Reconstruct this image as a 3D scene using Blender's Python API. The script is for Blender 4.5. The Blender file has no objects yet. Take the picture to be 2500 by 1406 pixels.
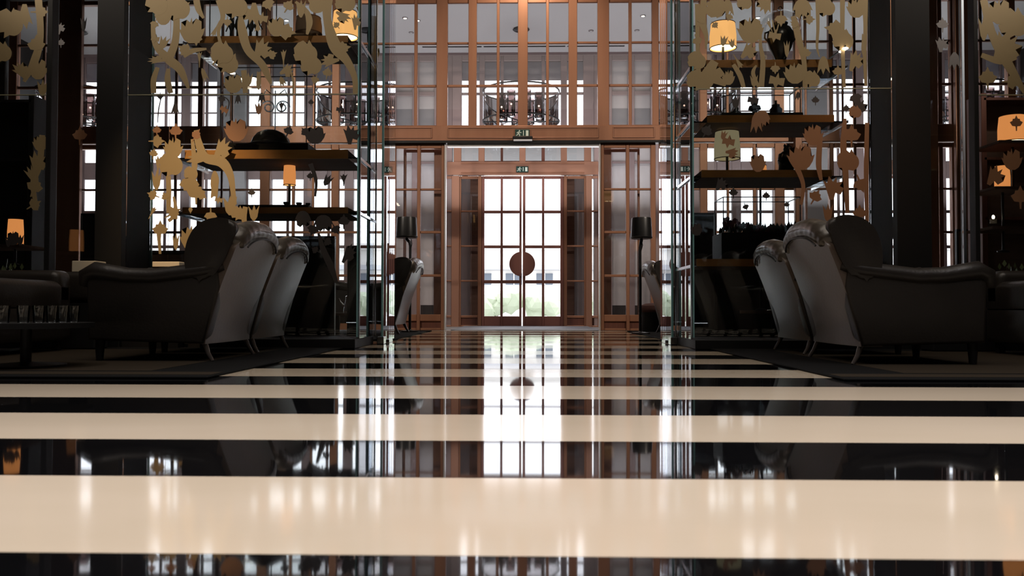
import bpy, bmesh, math, random
from mathutils import Vector, Matrix, Euler
random.seed(7)
PI = math.pi
sc = bpy.context.scene
col = sc.collection

# ------------------------------------------------------------------ camera
YAW, PITCH, ROLL, CAMZ, F = math.radians(1.203), math.radians(1.403), math.radians(0.09), 0.36, 2000.0
RM = Matrix.Rotation(YAW, 3, 'Z') @ Matrix.Rotation(PI/2 + PITCH, 3, 'X') @ Matrix.Rotation(ROLL, 3, 'Z')
cam_d = bpy.data.cameras.new('camera'); cam = bpy.data.objects.new('camera', cam_d); col.objects.link(cam)
cam.location = (0, 0, CAMZ); cam.rotation_euler = RM.to_euler()
cam_d.sensor_width = 36; cam_d.lens = F/2500*36; cam_d.clip_start = 0.05; cam_d.clip_end = 500
cam_d.dof.use_dof = True; cam_d.dof.focus_distance = 13.5; cam_d.dof.aperture_fstop = 5.6
sc.camera = cam

# ------------------------------------------------------------------ world, exposure, lights
sc.view_settings.view_transform = 'Standard'; sc.view_settings.look = 'None'
sc.view_settings.exposure = 0.0; sc.view_settings.gamma = 1; sc.view_settings.use_curve_mapping = False
sc.cycles.max_bounces = 10; sc.cycles.diffuse_bounces = 4; sc.cycles.glossy_bounces = 6
sc.cycles.transparent_max_bounces = 64; sc.cycles.sample_clamp_indirect = 5
sc.cycles.caustics_reflective = False; sc.cycles.caustics_refractive = False
w = bpy.data.worlds.new('world'); sc.world = w; w.use_nodes = True
bg = w.node_tree.nodes['Background']
bg.inputs[0].default_value = (0.93, 0.95, 1.0, 1); bg.inputs[1].default_value = 4.5

def area(name, loc, target, size, power, color, spread=180, sy=None):
    d = bpy.data.lights.new(name, 'AREA'); d.energy = power; d.color = color; d.size = size; d.spread = math.radians(spread)
    if sy: d.shape = 'RECTANGLE'; d.size_y = sy
    o = bpy.data.objects.new(name, d); col.objects.link(o); o.location = loc
    o.rotation_euler = (Vector(target)-Vector(loc)).to_track_quat('-Z', 'Y').to_euler(); return o
def spot(name, loc, target, power, color, ang, blend=0.6, r=0.04):
    d = bpy.data.lights.new(name, 'SPOT'); d.energy = power; d.color = color; d.spot_size = math.radians(ang); d.spot_blend = blend
    d.shadow_soft_size = r
    o = bpy.data.objects.new(name, d); col.objects.link(o); o.location = loc
    o.rotation_euler = (Vector(target)-Vector(loc)).to_track_quat('-Z', 'Y').to_euler(); return o
WARM = (1.0, 0.80, 0.62)
for x, y, e in ((-3.0, .8, 860), (0, .8, 980), (3.0, .8, 1040), (0, 2.6, 400), (-3.2, 2.4, 190), (3.4, 2.4, 460)):
    spot('ceiling_spot_light', (x, y, 6.3), (x, y+.5, 0), e, (1.0, .96, .99), 62, 1.0, .12)
area('lounge_fill_light', (0, 4.2, 6.4), (0, 4.8, 0), 9.0, 150, (1.0, .87, .74), 150, 4.0)  # added overhead fill lifting the dark tones of the lounge
for sx in (-1, 1):
    spot('screen_fill_spot', (sx*7.2, 5.2, 6.2), (-sx*.8, 13.1, 2.0), 2100, (1.0, .86, .72), 58, 1.0, .15)  # added spots brightening the lounge face of the bronze screen
spot('header_fill_spot', (0, 11.9, 6.4), (0, 13.05, 3.2), 330, (1.0, .80, .58), 110, .9, .1)  # added spot brightening the header beam and the bars above it
area('foyer_bounce_fill', (0, 14.6, 2.3), (0, 14.6001, 5.3), 17, 225, (.96, .97, 1.0), 180, 2.0)  # added upward fill standing in for daylight bounced off the paving
for x in (-7.4, -4.2, -1.9, 0, 1.7, 3.9, 7.2):
    spot('foyer_downlight', (x, 14.5, 5.25), (x, 14.5, 0), 95, (1.0, .92, .85), 140, 1.0, .04)
spot('leaf_fill_spot', (-2.3, 3.4, 5.6), (-2.9, 7.3, 2.6), 105, WARM, 50, .8)  # added warm spots, here and below, brightening gold leaves and shelf fronts
spot('leaf_fill_spot', (2.3, 3.4, 5.6), (2.6, 7.3, 2.7), 95, WARM, 50, .8)
spot('leaf_fill_spot', (-3.2, 4.6, 3.9), (-3.0, 7.3, 1.15), 560, (1.0, .66, .36), 30, .9)  # added orange spot warming the lower left leaves
spot('leaf_fill_spot', (3.6, 4.6, 3.9), (2.9, 7.3, 1.6), 60, (1.0, .55, .30), 30, .9)

# ------------------------------------------------------------------ helpers
def at(px, py, Y):
    d = RM @ Vector(((px-1250)/F, -(py-703)/F, -1.0))
    return Vector((0, 0, CAMZ)) + d * (Y/d.y)
def X(px, Y, py=500): return at(px, py, Y).x
def Z(py, Y, px=1275): return at(px, py, Y).z

MATS = {}
def mat(name, color, rough=0.5, metal=0.0, emit=None, estr=0, spec=0.5, noise=None, coat=0, bump=None, sheen=0):
    if name in MATS: return MATS[name]
    m = bpy.data.materials.new(name); m.use_nodes = True; nt = m.node_tree; b = nt.nodes['Principled BSDF']
    b.inputs['Coat Roughness'].default_value = .3
    b.inputs['Base Color'].default_value = (*color, 1); b.inputs['Roughness'].default_value = rough
    b.inputs['Metallic'].default_value = metal; b.inputs['Specular IOR Level'].default_value = spec
    b.inputs['Coat Weight'].default_value = coat
    if emit: b.inputs['Emission Color'].default_value = (*emit, 1); b.inputs['Emission Strength'].default_value = estr
    tc = None
    if noise or bump:
        tc = nt.nodes.new('ShaderNodeTexCoord')
    if noise:   # (scale vec, amount, second colour)
        sv, amt, c2 = noise
        mp = nt.nodes.new('ShaderNodeMapping'); mp.inputs['Scale'].default_value = sv
        nt.links.new(tc.outputs['Object'], mp.inputs[0])
        n = nt.nodes.new('ShaderNodeTexNoise'); n.inputs['Scale'].default_value = 1; n.inputs['Detail'].default_value = 6
        nt.links.new(mp.outputs[0], n.inputs['Vector'])
        r = nt.nodes.new('ShaderNodeValToRGB'); r.color_ramp.elements[0].position = .5-amt/2; r.color_ramp.elements[1].position = .5+amt/2
        r.color_ramp.elements[0].color = (*color, 1); r.color_ramp.elements[1].color = (*c2, 1)
        nt.links.new(n.outputs['Fac'], r.inputs[0]); nt.links.new(r.outputs[0], b.inputs['Base Color'])
    if bump:    # (scale, strength)
        n = nt.nodes.new('ShaderNodeTexNoise'); n.inputs['Scale'].default_value = bump[0]; n.inputs['Detail'].default_value = 4
        nt.links.new(tc.outputs['Object'], n.inputs['Vector'])
        bp = nt.nodes.new('ShaderNodeBump'); bp.inputs['Strength'].default_value = bump[1]; bp.inputs['Distance'].default_value = .01
        nt.links.new(n.outputs['Fac'], bp.inputs['Height']); nt.links.new(bp.outputs[0], b.inputs['Normal'])
    MATS[name] = m; return m
def glass_mat(name, tint=(0.97, 0.985, 0.98), strength=1.0, rough=0.0, ior=1.5, base=0.0):
    m = bpy.data.materials.new(name); m.use_nodes = True; nt = m.node_tree; nt.nodes.clear()
    out = nt.nodes.new('ShaderNodeOutputMaterial'); mix = nt.nodes.new('ShaderNodeMixShader')
    tr = nt.nodes.new('ShaderNodeBsdfTransparent'); tr.inputs[0].default_value = (*tint, 1)
    gl = nt.nodes.new('ShaderNodeBsdfGlossy'); gl.inputs['Roughness'].default_value = rough; gl.inputs[0].default_value = (.95, .97, 1, 1)
    fr = nt.nodes.new('ShaderNodeFresnel'); fr.inputs['IOR'].default_value = ior
    mm = nt.nodes.new('ShaderNodeMath'); mm.operation = 'MULTIPLY_ADD'; mm.inputs[1].default_value = strength; mm.inputs[2].default_value = base; mm.use_clamp = True
    nt.links.new(fr.outputs[0], mm.inputs[0]); nt.links.new(mm.outputs[0], mix.inputs[0])
    nt.links.new(tr.outputs[0], mix.inputs[1]); nt.links.new(gl.outputs[0], mix.inputs[2]); nt.links.new(mix.outputs[0], out.inputs[0])
    MATS[name] = m; return m

GLASS = glass_mat('clear_glass')
PANE = glass_mat('window_glass', (.97, .97, .98), 1.0)
SMOKE = glass_mat('smoked_glass', (.62, .60, .60), 1.0)
TUBE = glass_mat('dark_smoked_glass', (.42, .33, .32), 1.0)
GEDGE = mat('glass_edge', (.16, .34, .36), .15, 0, spec=.8)
BRONZE = mat('bronze', (.34, .165, .10), .36, .45, noise=((6, 6, .8), .6, (.27, .125, .075)))
BRONZE_D = mat('red_brown_wood', (.16, .062, .042), .38, .25, noise=((30, 30, 1.5), .5, (.11, .042, .03)))
BRONZE_L = mat('pinkish_bronze', (.40, .21, .145), .36, .45)
WOODO = mat('orange_wood', (.66, .32, .09), .4, noise=((3, 30, 30), .6, (.50, .22, .06)))
WOODU = mat('dark_walnut', (.14, .09, .07), .75, spec=.15, noise=((3, 25, 25), .5, (.10, .06, .045)))
BLACK = mat('black_lacquer', (.012, .012, .0125), .55, spec=.15)
BLACKM = mat('black_metal', (.012, .012, .013), .35, .3)
CHROME = mat('polished_steel', (.75, .77, .80), .15, 1.0)
ALU = mat('brushed_aluminium', (.8, .78, .78), .35, .9)
GOLD = mat('gold_film', (.27, .205, .105), .5, .15)
DARKF = mat('shaded_film', (.035, .03, .03), .5, .2)  # film leaves seen unlit, their shade put into the colour
BROWNF = mat('dim_brown_film', (.24, .12, .06), .5, .15)  # gold leaves in dim light, dimness put into colour; also floral lampshade marks
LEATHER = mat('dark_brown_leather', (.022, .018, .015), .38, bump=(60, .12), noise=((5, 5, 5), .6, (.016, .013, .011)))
LEATHERB = mat('lit_back_leather', (.115, .084, .064), .30, coat=.35, bump=(40, .10), noise=((4, 4, 4), .7, (.085, .062, .046)))  # lighter copy of the chair leather, light on the backs put into colour
LEGM = mat('lacquered_leg', (.07, .06, .055), .18)
BEIGE = mat('beige_marble', (.72, .60, .455), .09, spec=.5, noise=((1.2, 3, 1), .5, (.67, .555, .41)))
BLKMAR = mat('black_marble', (.004, .004, .0045), .035, spec=.55)
RUG = mat('dark_rug', (.006, .006, .006), .9, spec=.1)
RUGB = mat('brown_rug', (.028, .021, .014), .9, spec=.1)
MATG = mat('grey_mat', (.22, .23, .27), .75)
WHITE = mat('white_paint', (.62, .60, .60), .7)
PALE = mat('pale_grey_paint', (.50, .47, .47), .7)
GREYP = mat('mid_grey_paint', (.27, .26, .265), .6)
DARKW = mat('dark_wall', (.02, .015, .013), .6)
SHADE = mat('lit_lamp_shade', (.7, .42, .2), .8, emit=(1.0, .50, .16), estr=.95)
SHADEO = mat('dim_lit_shade', (.6, .3, .12), .8, emit=(1.0, .36, .10), estr=.7)
BULB = mat('lamp_glow', (1, .9, .7), .5, emit=(1.0, .78, .42), estr=5)
SPK = mat('small_bulb', (1, .9, .8), .5, emit=(1.0, .82, .6), estr=14)
SHADEU = mat('unlit_shade', (.22, .15, .10), .8)
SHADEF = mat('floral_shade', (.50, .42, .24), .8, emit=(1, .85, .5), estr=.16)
CREAM = mat('cream_stone', (.62, .55, .42), .5)
VASE = mat('dark_green_ceramic', (.018, .018, .014), .25)
EXT0 = mat('pale_stone', (.5, .49, .47), .8)
FLOWER = mat('dark_red_petals', (.10, .022, .03), .7)
GREEN = mat('dark_leaves', (.02, .03, .018), .6)
PORC = mat('white_porcelain', (.7, .7, .7), .2)
SIGNG = mat('dark_green_sign', (.008, .035, .028), .4)
SIGNW = mat('pale_sign_mark', (.5, .56, .5), .5, emit=(.5, .6, .5), estr=.05)

def blind_mat():
    if 'blind_fabric' in MATS: return MATS['blind_fabric']
    m = mat('blind_fabric', (.55, .53, .54), .8); nt = m.node_tree; b = nt.nodes['Principled BSDF']; o = nt.nodes['Material Output']
    t = nt.nodes.new('ShaderNodeBsdfTranslucent'); t.inputs[0].default_value = (.5, .48, .5, 1); mx = nt.nodes.new('ShaderNodeMixShader'); mx.inputs[0].default_value = .22
    nt.links.new(b.outputs[0], mx.inputs[1]); nt.links.new(t.outputs[0], mx.inputs[2]); nt.links.new(mx.outputs[0], o.inputs[0]); return m
class MB:
    def __init__(s): s.bm = bmesh.new()
    def box(s, x0, x1, y0, y1, z0, z1, bev=0, seg=1):
        r = bmesh.ops.create_cube(s.bm, size=1)
        for v in r['verts']:
            v.co = Vector(((x0+x1)/2+v.co.x*(x1-x0), (y0+y1)/2+v.co.y*(y1-y0), (z0+z1)/2+v.co.z*(z1-z0)))
        if bev:
            es = list({e for v in r['verts'] for e in v.link_edges})
            bmesh.ops.bevel(s.bm, geom=es, offset=bev, segments=seg, affect='EDGES', profile=.5)
        return s
    def tube(s, pts, rad, n=10, cap=True, squash=1.0):
        pts = [Vector(p) for p in pts]; rings = []
        if not hasattr(rad, '__len__'): rad = [rad]*len(pts)
        up0 = None
        for i, p in enumerate(pts):
            t = (pts[min(i+1, len(pts)-1)]-pts[max(i-1, 0)]).normalized()
            up = Vector((0, 0, 1)) if abs(t.z) < .95 else Vector((0, 1, 0))
            if up0 is None: a = t.cross(up).normalized()
            else: a = (up0 - t*up0.dot(t)).normalized()
            up0 = a; b = t.cross(a)
            rings.append([s.bm.verts.new(p+(a*math.cos(2*PI*k/n)+b*math.sin(2*PI*k/n)*squash)*rad[i]) for k in range(n)])
        for i in range(len(rings)-1):
            for k in range(n):
                s.bm.faces.new((rings[i][k], rings[i][(k+1) % n], rings[i+1][(k+1) % n], rings[i+1][k]))
        if cap:
            s.bm.faces.new(rings[0][::-1]); s.bm.faces.new(rings[-1])
        return s
    def lathe(s, prof, c=(0, 0, 0), n=24, cap=True, rib=0):
        c = Vector(c); rings = []
        for r, z in prof:
            rings.append([s.bm.verts.new(c+Vector((max(r, 1e-4)*math.cos(2*PI*k/n), max(r, 1e-4)*math.sin(2*PI*k/n), z))) for k in range(n)])
        for i in range(len(rings)-1):
            for k in range(n):
                s.bm.faces.new((rings[i][k], rings[i][(k+1) % n], rings[i+1][(k+1) % n], rings[i+1][k]))
        if cap:
            s.bm.faces.new(rings[0][::-1]); s.bm.faces.new(rings[-1])
        return s
    def prism(s, pts, ax, t0, t1, bev=0):   # outline in the two other axes, extruded along ax
        def mk(a, b, t): return {'x': (t, a, b), 'y': (a, t, b), 'z': (a, b, t)}[ax]
        A = [s.bm.verts.new(mk(a, b, t0)) for a, b in pts]; B = [s.bm.verts.new(mk(a, b, t1)) for a, b in pts]
        n = len(pts); fs = [s.bm.faces.new(A), s.bm.faces.new(B[::-1])]
        for i in range(n): fs.append(s.bm.faces.new((A[i], B[i], B[(i+1) % n], A[(i+1) % n])))
        if bev:
            es = [e for f in fs[:2] for e in f.edges]
            bmesh.ops.bevel(s.bm, geom=es, offset=bev, segments=3, affect='EDGES', profile=.5)
        return s
    def ball(s, c, r, sub=2, jit=0, sq=(1, 1, 1)):
        q = bmesh.ops.create_icosphere(s.bm, subdivisions=sub, radius=r)
        for v in q['verts']:
            k = 1+random.uniform(-jit, jit); v.co = Vector((v.co.x*sq[0]*k+c[0], v.co.y*sq[1]*k+c[1], v.co.z*sq[2]*k+c[2]))
        return s
    def build(s, name, m, parent=None, smooth=False, kind=None, label=None):
        bmesh.ops.recalc_face_normals(s.bm, faces=s.bm.faces)
        if parent is not None:
            o_ = org(parent)
            for v in s.bm.verts: v.co -= o_
        me = bpy.data.meshes.new(name); s.bm.to_mesh(me); s.bm.free()
        me.materials.append(m)
        if smooth:
            for p in me.polygons: p.use_smooth = True
            me.set_sharp_from_angle(angle=math.radians(45))
        o = bpy.data.objects.new(name, me); col.objects.link(o)
        if parent is not None: o.parent = parent
        if kind: o['kind'] = kind
        if label: o['label'] = label
        return o
def org(o):
    v = Vector((0, 0, 0))
    while o is not None: v += o.location; o = o.parent
    return v
def tag(o, label, cat=None, group=None, kind=None):
    o['label'] = label
    if cat: o['category'] = cat
    if group: o['group'] = group
    if kind: o['kind'] = kind
    return o
def thing(name, label, cat, loc=(0, 0, 0), group=None, kind=None):
    o = bpy.data.objects.new(name, None); col.objects.link(o); o.location = loc; o.empty_display_size = .1
    return tag(o, label, cat, group, kind)
def copy_tree(o, parent=None):
    c = o.copy(); col.objects.link(c); c.parent = parent
    for ch in list(o.children): copy_tree(ch, c)
    return c
def smooth2(pts, n=3):      # Chaikin corner cutting on a closed outline
    for _ in range(n):
        q = []
        for i in range(len(pts)):
            a, b = pts[i], pts[(i+1) % len(pts)]
            q += [(a[0]*.75+b[0]*.25, a[1]*.75+b[1]*.25), (a[0]*.25+b[0]*.75, a[1]*.25+b[1]*.75)]
        pts = q
    return pts

# ------------------------------------------------------------------ floor
YS, YO = 13.1, 16.0          # bronze screen plane, outer facade plane
CEIL = Z(130, YO)            # foyer ceiling height
fl = thing('floor', 'polished marble floor with wide cream and black stripes', 'floor', kind='structure')
MB().box(-9.5, 9.5, -6, YS, -.2, -.03).build('floor_bed', DARKW, fl)
y = 1.198-1.03*6
k = 0
while y < YS-.2:
    for (a, b, m) in ((y, y+.545, BEIGE), (y+.545, y+1.03, BLKMAR)):
        a, b = max(a, -6), min(b, YS-.12)
        if b > a+.01: MB().box(-9.5, 9.5, a+.0006, b-.0006, -.03, 0).build('marble_strip', m, fl)
    y += 1.03
fo = MB().box(-9.5, 9.5, YS-.12, YO+.3, -.2, -.004).build('floor', GREYP); tag(fo, 'grey floor of the glazed entrance foyer', 'floor', kind='structure')
m_ = MB().box(X(1100, YS), X(1465, YS), YS+.1, YO-.05, -.004, .012, .004).build('entrance_mat', MATG)
tag(m_, 'blue-grey entrance mat lying before the bright double doors', 'mat')

# ------------------------------------------------------------------ shell
c_ = MB().box(-9.5, 9.5, -6, YS, 6.6, 6.8).build('ceiling', DARKW); tag(c_, 'dark lounge ceiling above the striped floor', 'ceiling', kind='structure')
for nm, b, lb in (('wall_left', (-9.7, -9.5, -6, YO+.3, 0, 6.8), 'dark side wall of the lounge at far left'),
                  ('wall_right', (9.5, 9.7, -6, YO+.3, 0, 6.8), 'dark side wall of the lounge at far right'),
                  ('wall_back', (-9.5, 9.5, -6.2, -6, 0, 6.8), 'dark wall behind the camera')):
    o = MB().box(*b).build(nm, DARKW); tag(o, lb, 'wall', kind='structure')
o = MB().box(-9.5, 9.5, YS-.08, YS+.14, CEIL+.01, 6.6).build('wall_front', DARKW); tag(o, 'dark bulkhead above the bronze glazed screen', 'wall', kind='structure')
fc = thing('ceiling', 'pale plaster ceiling of the entrance foyer with small downlights', 'ceiling', kind='structure')
MB().box(-9.5, 9.5, YS+.1, YO+.3, CEIL, CEIL+.15).build('plaster', WHITE, fc)
for a, b in ((1030, 1175), (1180, 1380), (1385, 1525)):
    MB().box(X(a, 15.6), X(b, 15.6), 15.55, 15.6, CEIL-.006, CEIL+.001).build('air_slot', BLACKM, fc)
for px, py in ((989, 36), (1020, 42), (1004, 72), (1570, 34), (1555, 70), (1443, 70), (700, 40), (1850, 40)):
    Yd = (CEIL-CAMZ)*F/(752-py); p = at(px, py, Yd)
    d = MB().lathe([(.045, CEIL-.012), (.05, CEIL-.004), (.05, CEIL)], (p.x, Yd, 0), 16).build('downlight', CHROME, fc, True)
    MB().lathe([(.028, CEIL-.014), (.028, CEIL-.012)], (p.x, Yd, 0), 12).build('lamp', SPK if py < 50 else WHITE, d)

# ------------------------------------------------------------------ glazed bays
def bay(name, label, Y, xs, ys, m=BRONZE, barm=None, dep=.10, bdep=.045, panes=True, py=500, post_w=10, skip=(), kind='structure', cat='window', pane_m=None, opaque=None, bev=.006):
    """xs/ys: bars as pixel spans on the plane Y; posts run full height, bars and panes fill between."""
    barm = barm or m
    XX = [(X(a, Y, py), X(b, Y, py), b-a) for a, b in xs]; ZZ = [(Z(b, Y), Z(a, Y), b-a) for a, b in ys]
    zlo, zhi = min(z[0] for z in ZZ), max(z[1] for z in ZZ)
    t = thing(name, label, cat, ((XX[0][0]+XX[-1][1])/2, Y, max(zlo, 0)), kind=kind)
    for a, b, wpx in XX:
        d = dep if wpx > post_w else bdep
        MB().box(a, b, Y-d/2, Y+d/2, zlo, zhi, min(bev, (b-a)*.25)).build('post' if wpx > post_w else 'glazing_bar', m if wpx > post_w else barm, t)
    for i in range(len(XX)-1):
        x0, x1 = XX[i][1], XX[i+1][0]
        for a, b, wpx in ZZ:
            d = dep*.9 if wpx > post_w else bdep*1.1
            MB().box(x0, x1, Y-d/2, Y+d/2, a, b, min(bev, (b-a)*.25)).build('rail' if wpx > post_w else 'glazing_bar', m if wpx > post_w else barm, t)
        zs = sorted(ZZ)
        for j in range(len(zs)-1):
            if (i, j) in skip: continue
            mm = pane_m or PANE; nm = 'pane'
            if opaque and opaque(i, j): mm = opaque(i, j); nm = 'panel'
            MB().box(x0, x1, Y-.003, Y+.003, zs[j][1], zs[j+1][0]).build(nm, mm, t)
    return t

# --- bronze screen between lounge and foyer (plane YS)
UR = [(-2, 8), (103, 108), (207, 213), (306, 310)]
bay('window_1', 'tall bronze glazed grid directly above the doorway opening', YS,
    [(1065, 1092), (1143, 1163), (1212, 1219), (1264, 1288), (1333, 1340), (1388, 1409), (1459, 1487)], UR)
bay('window_2', 'upper bronze glazed panel left of the grid above the doorway', YS, [(950, 962), (1010, 1018), (1064.5, 1065)], UR)
bay('window_3', 'upper bronze glazed panel right of the grid above the doorway', YS, [(1487, 1487.5), (1535, 1543), (1592, 1608)], UR)
# header beam with raised panels and a black track below
h = thing('trim_1', 'bronze header beam with raised panels over the doorway', 'beam', (0, YS, Z(350, YS)), kind='structure')
xa, xb = X(938, YS), X(1612, YS)
MB().box(xa, xb, YS-.09, YS+.09, Z(347, YS), Z(309, YS), .008).build('beam', BRONZE, h)
for a, b in ((964, 1056), (1094, 1460), (1495, 1596)):
    x0, x1 = X(a, YS), X(b, YS); z0, z1 = Z(340, YS), Z(314, YS)
    for q in ((x0, x1, z0, z0+.012), (x0, x1, z1-.012, z1), (x0, x0+.012, z0, z1), (x1-.012, x1, z0, z1)):
        MB().box(q[0], q[1], YS-.104, YS-.088, q[2], q[3], .004).build('moulding', BRONZE_L, h)
MB().box(xa, xb, YS-.12, YS+.02, Z(352, YS), Z(346, YS), .003).build('track', BLACKM, h)
MB().box(X(1092, YS), X(1462, YS), YS-.05, YS+.05, Z(359, YS), Z(352, YS), .002).build('steel_lintel', ALU, h)
# jambs with a bright metal edge
for a, b, c, lb in ((1086, 1089.5, -1, 'left'), (1462, 1465.5, 1, 'right')):
    o = MB().box(X(a, YS), X(b, YS), YS-.07, YS+.05, 0, Z(352, YS), .002).build('trim_2', ALU)
    tag(o, 'slim bright metal edge on the %s jamb of the doorway' % lb, 'trim', kind='structure')
LR = [(352, 363), (460, 465), (564, 570), (670, 676), (768, 784), (801, 807)]
def opq(i, j): return BRONZE_D if j == 0 else None
bay('window_4', 'lower bronze glazed side panel left of the doorway', YS, [(958, 967), (1019, 1027), (1078, 1086)], LR, m=BRONZE, dep=.09, post_w=7.5, opaque=opq)
bay('window_5', 'lower bronze glazed side panel right of the doorway', YS, [(1465.5, 1474), (1528, 1536), (1588, 1600)], LR, dep=.09, post_w=7.9, opaque=opq)
# parked sliding leaves just behind the side panels
SL = [(364, 372), (460, 464), (565, 569), (671, 675), (770, 798)]
bay('door_1', 'sliding glazed bronze leaf parked behind the left side panel', YS+.16, [(985, 992), (1060, 1080)], SL, m=BRONZE_L, cat='door', dep=.04, bdep=.02)
bay('door_2', 'sliding glazed bronze leaf parked behind the right side panel', YS+.16, [(1473, 1492), (1556, 1562)], SL, m=BRONZE_L, cat='door', dep=.04, bdep=.02)
# outer bays of the screen, seen through the vitrines
LRO = [(352, 363), (460, 465), (564, 570), (670, 676), (770, 806)]
outer = [([(810, 828), (881, 888), (938, 950)], 'beside the doorway, seen past the left glass edge'),
         ([(636, 660), (713, 720), (762, 767), (809.5, 810)], 'seen through the left display cabinet'),
         ([(483, 495), (560, 567), (635.5, 636)], 'seen through gold leaves left of the black helmet'),
         ([(330, 350), (425, 431), (482.5, 483)], 'just right of the left black column'),
         ([(180, 190), (250, 260), (329.5, 330)], 'just left of the left black column'),
         ([(20, 40), (100, 106), (179.5, 180)], 'at the left margin of the view')]
outr = [([(1608.5, 1609), (1655, 1662), (1708, 1726)], 'beside the doorway, seen past the right glass edge'),
        ([(1726.5, 1727), (1774, 1780), (1838, 1846), (1890, 1914)], 'seen behind the bear figurine'),
        ([(1914.5, 1915), (1965, 1971), (2024, 2034)], 'seen at the right end of the wooden shelves'),
        ([(2034.5, 2035), (2085, 2091), (2150, 2172)], 'just left of the right black column'),
        ([(2172.5, 2173), (2230, 2236), (2290, 2300), (2322, 2342)], 'just right of the right black column'),
        ([(2342.5, 2343), (2395, 2401), (2460, 2480), (2520, 2530)], 'at the right margin of the view')]
n = 6
for xs, lb in outer+outr:
    bay('window_%d' % n, 'upper bronze glazed grid ' + lb, YS, xs, UR, m=BRONZE, post_w=9); n += 1
    bay('window_%d' % n, 'lower bronze glazed grid ' + lb, YS, xs, LRO, m=BRONZE, post_w=9); n += 1
for xs, lb in ((X(14, YS), xa, ), 'left'), ((xb, X(2540, YS)), 'right'):
    o = MB().box(xs[0], xs[1], YS-.09, YS+.09, Z(350, YS), Z(309, YS), .008).build('trim_3', BRONZE)
    tag(o, 'bronze beam of the screen running %s of the doorway header' % lb, 'beam', kind='structure')
for s in (-1, 1):
    e = X(14, YS) if s < 0 else X(2540, YS)
    o = MB().box(min(e, s*9.5), max(e, s*9.5), YS-.08, YS+.08, 0, CEIL).build('wall_front', DARKW)
    tag(o, 'dark wall closing the screen at far %s' % ('left' if s < 0 else 'right'), 'wall', kind='structure')

# --- outer facade (plane YO)
DR = [(430, 437), (514, 521), (599, 606), (684, 692), (772, 797)]
tz = [(352, 360), (393, 400)]
HB = BRONZE_D
bay('window_30', 'glazed transom above the bright double doors', YO, [(1108, 1126), (1168, 1183), (1222, 1228), (1268, 1283), (1322, 1330), (1369, 1384), (1426, 1443)], tz, m=BRONZE_L, barm=HB)
hd = thing('trim_4', 'pinkish bronze header between transom and double doors', 'beam', (0, YO, Z(427, YO)), kind='structure')
MB().box(X(1092, YO), X(1460, YO), YO-.07, YO+.07, Z(428, YO), Z(396, YO), .006).build('beam', BRONZE_L, hd)
for q in ((X(1126, YO), X(1426, YO), Z(402, YO), Z(400, YO)), (X(1126, YO), X(1426, YO), Z(425, YO), Z(423, YO))):
    MB().box(q[0], q[1], YO-.085, YO-.068, q[3] if q[3] < q[2] else q[2], max(q[2], q[3]), .002).build('moulding', BRONZE, hd)
DM = mat('door_red_brown', (.23, .095, .075), .4, .3)
bay('door_3', 'left leaf of the bright glazed entrance double doors', YO, [(1176, 1183), (1222, 1228), (1268, 1273.5)], DR, m=DM, cat='door', dep=.05, post_w=5)
bay('door_4', 'right leaf of the bright glazed entrance double doors', YO, [(1276.5, 1283), (1323, 1329), (1368, 1376)], DR, m=DM, cat='door', dep=.05, post_w=5)
cn = thing('canopy', 'pale entrance canopy outside above the double doors', 'canopy', (X(1277, YO), 17.8, 3.54))
MB().box(X(1085, YO), X(1470, YO), YO+.15, 19.4, 3.54, 3.8, .02).build('slab', mat('canopy_soffit', (.30, .29, .29), .8), cn)
for px in (1105, 1450): MB().box(X(px, YO)-.06, X(px, YO)+.06, 19.1, 19.25, -.05, 3.54, .01).build('column', EXT0, cn)
# round push plates, a half on each leaf
pc = at(1275, 645, YO)
for s, nm in ((-1, 'door_3'), (1, 'door_4')):
    pts = [(pc.x+s*.012, pc.z+.24)]+[(pc.x+s*.012+s*.24*math.sin(a), pc.z+.24*math.cos(a)) for a in [PI*i/20 for i in range(1, 20)]]+[(pc.x+s*.012, pc.z-.24)]
    d_ = bpy.data.objects[nm]
    MB().prism(pts, 'y', YO-.075, YO-.045, .003).build('push_plate', DM, d_, label='half-round push plate')
SR = [(430, 437), (514, 518), (599, 603), (684, 688), (770, 776), (794, 799)]
for nm, xs, lb in (('window_31', [(1122, 1126), (1167, 1176)], 'left'), ('window_32', [(1376, 1384), (1426, 1430)], 'right')):
    bay(nm, 'narrow sidelight directly %s of the double doors' % lb, YO, xs, SR, m=BRONZE, dep=.08, post_w=3, opaque=lambda i, j: BRONZE_D if j == 0 else None)
for nm, xs, lb in (('window_33', [(1088, 1091), (1103, 1122)], 'left'), ('window_34', [(1430, 1445), (1459, 1463)], 'right')):
    bay(nm, 'slim outer sidelight and wide bronze post %s of the double doors' % lb, YO, xs, SR, m=BRONZE_L, dep=.12, post_w=3, opaque=lambda i, j: BRONZE_D if j == 0 else None)
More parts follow.
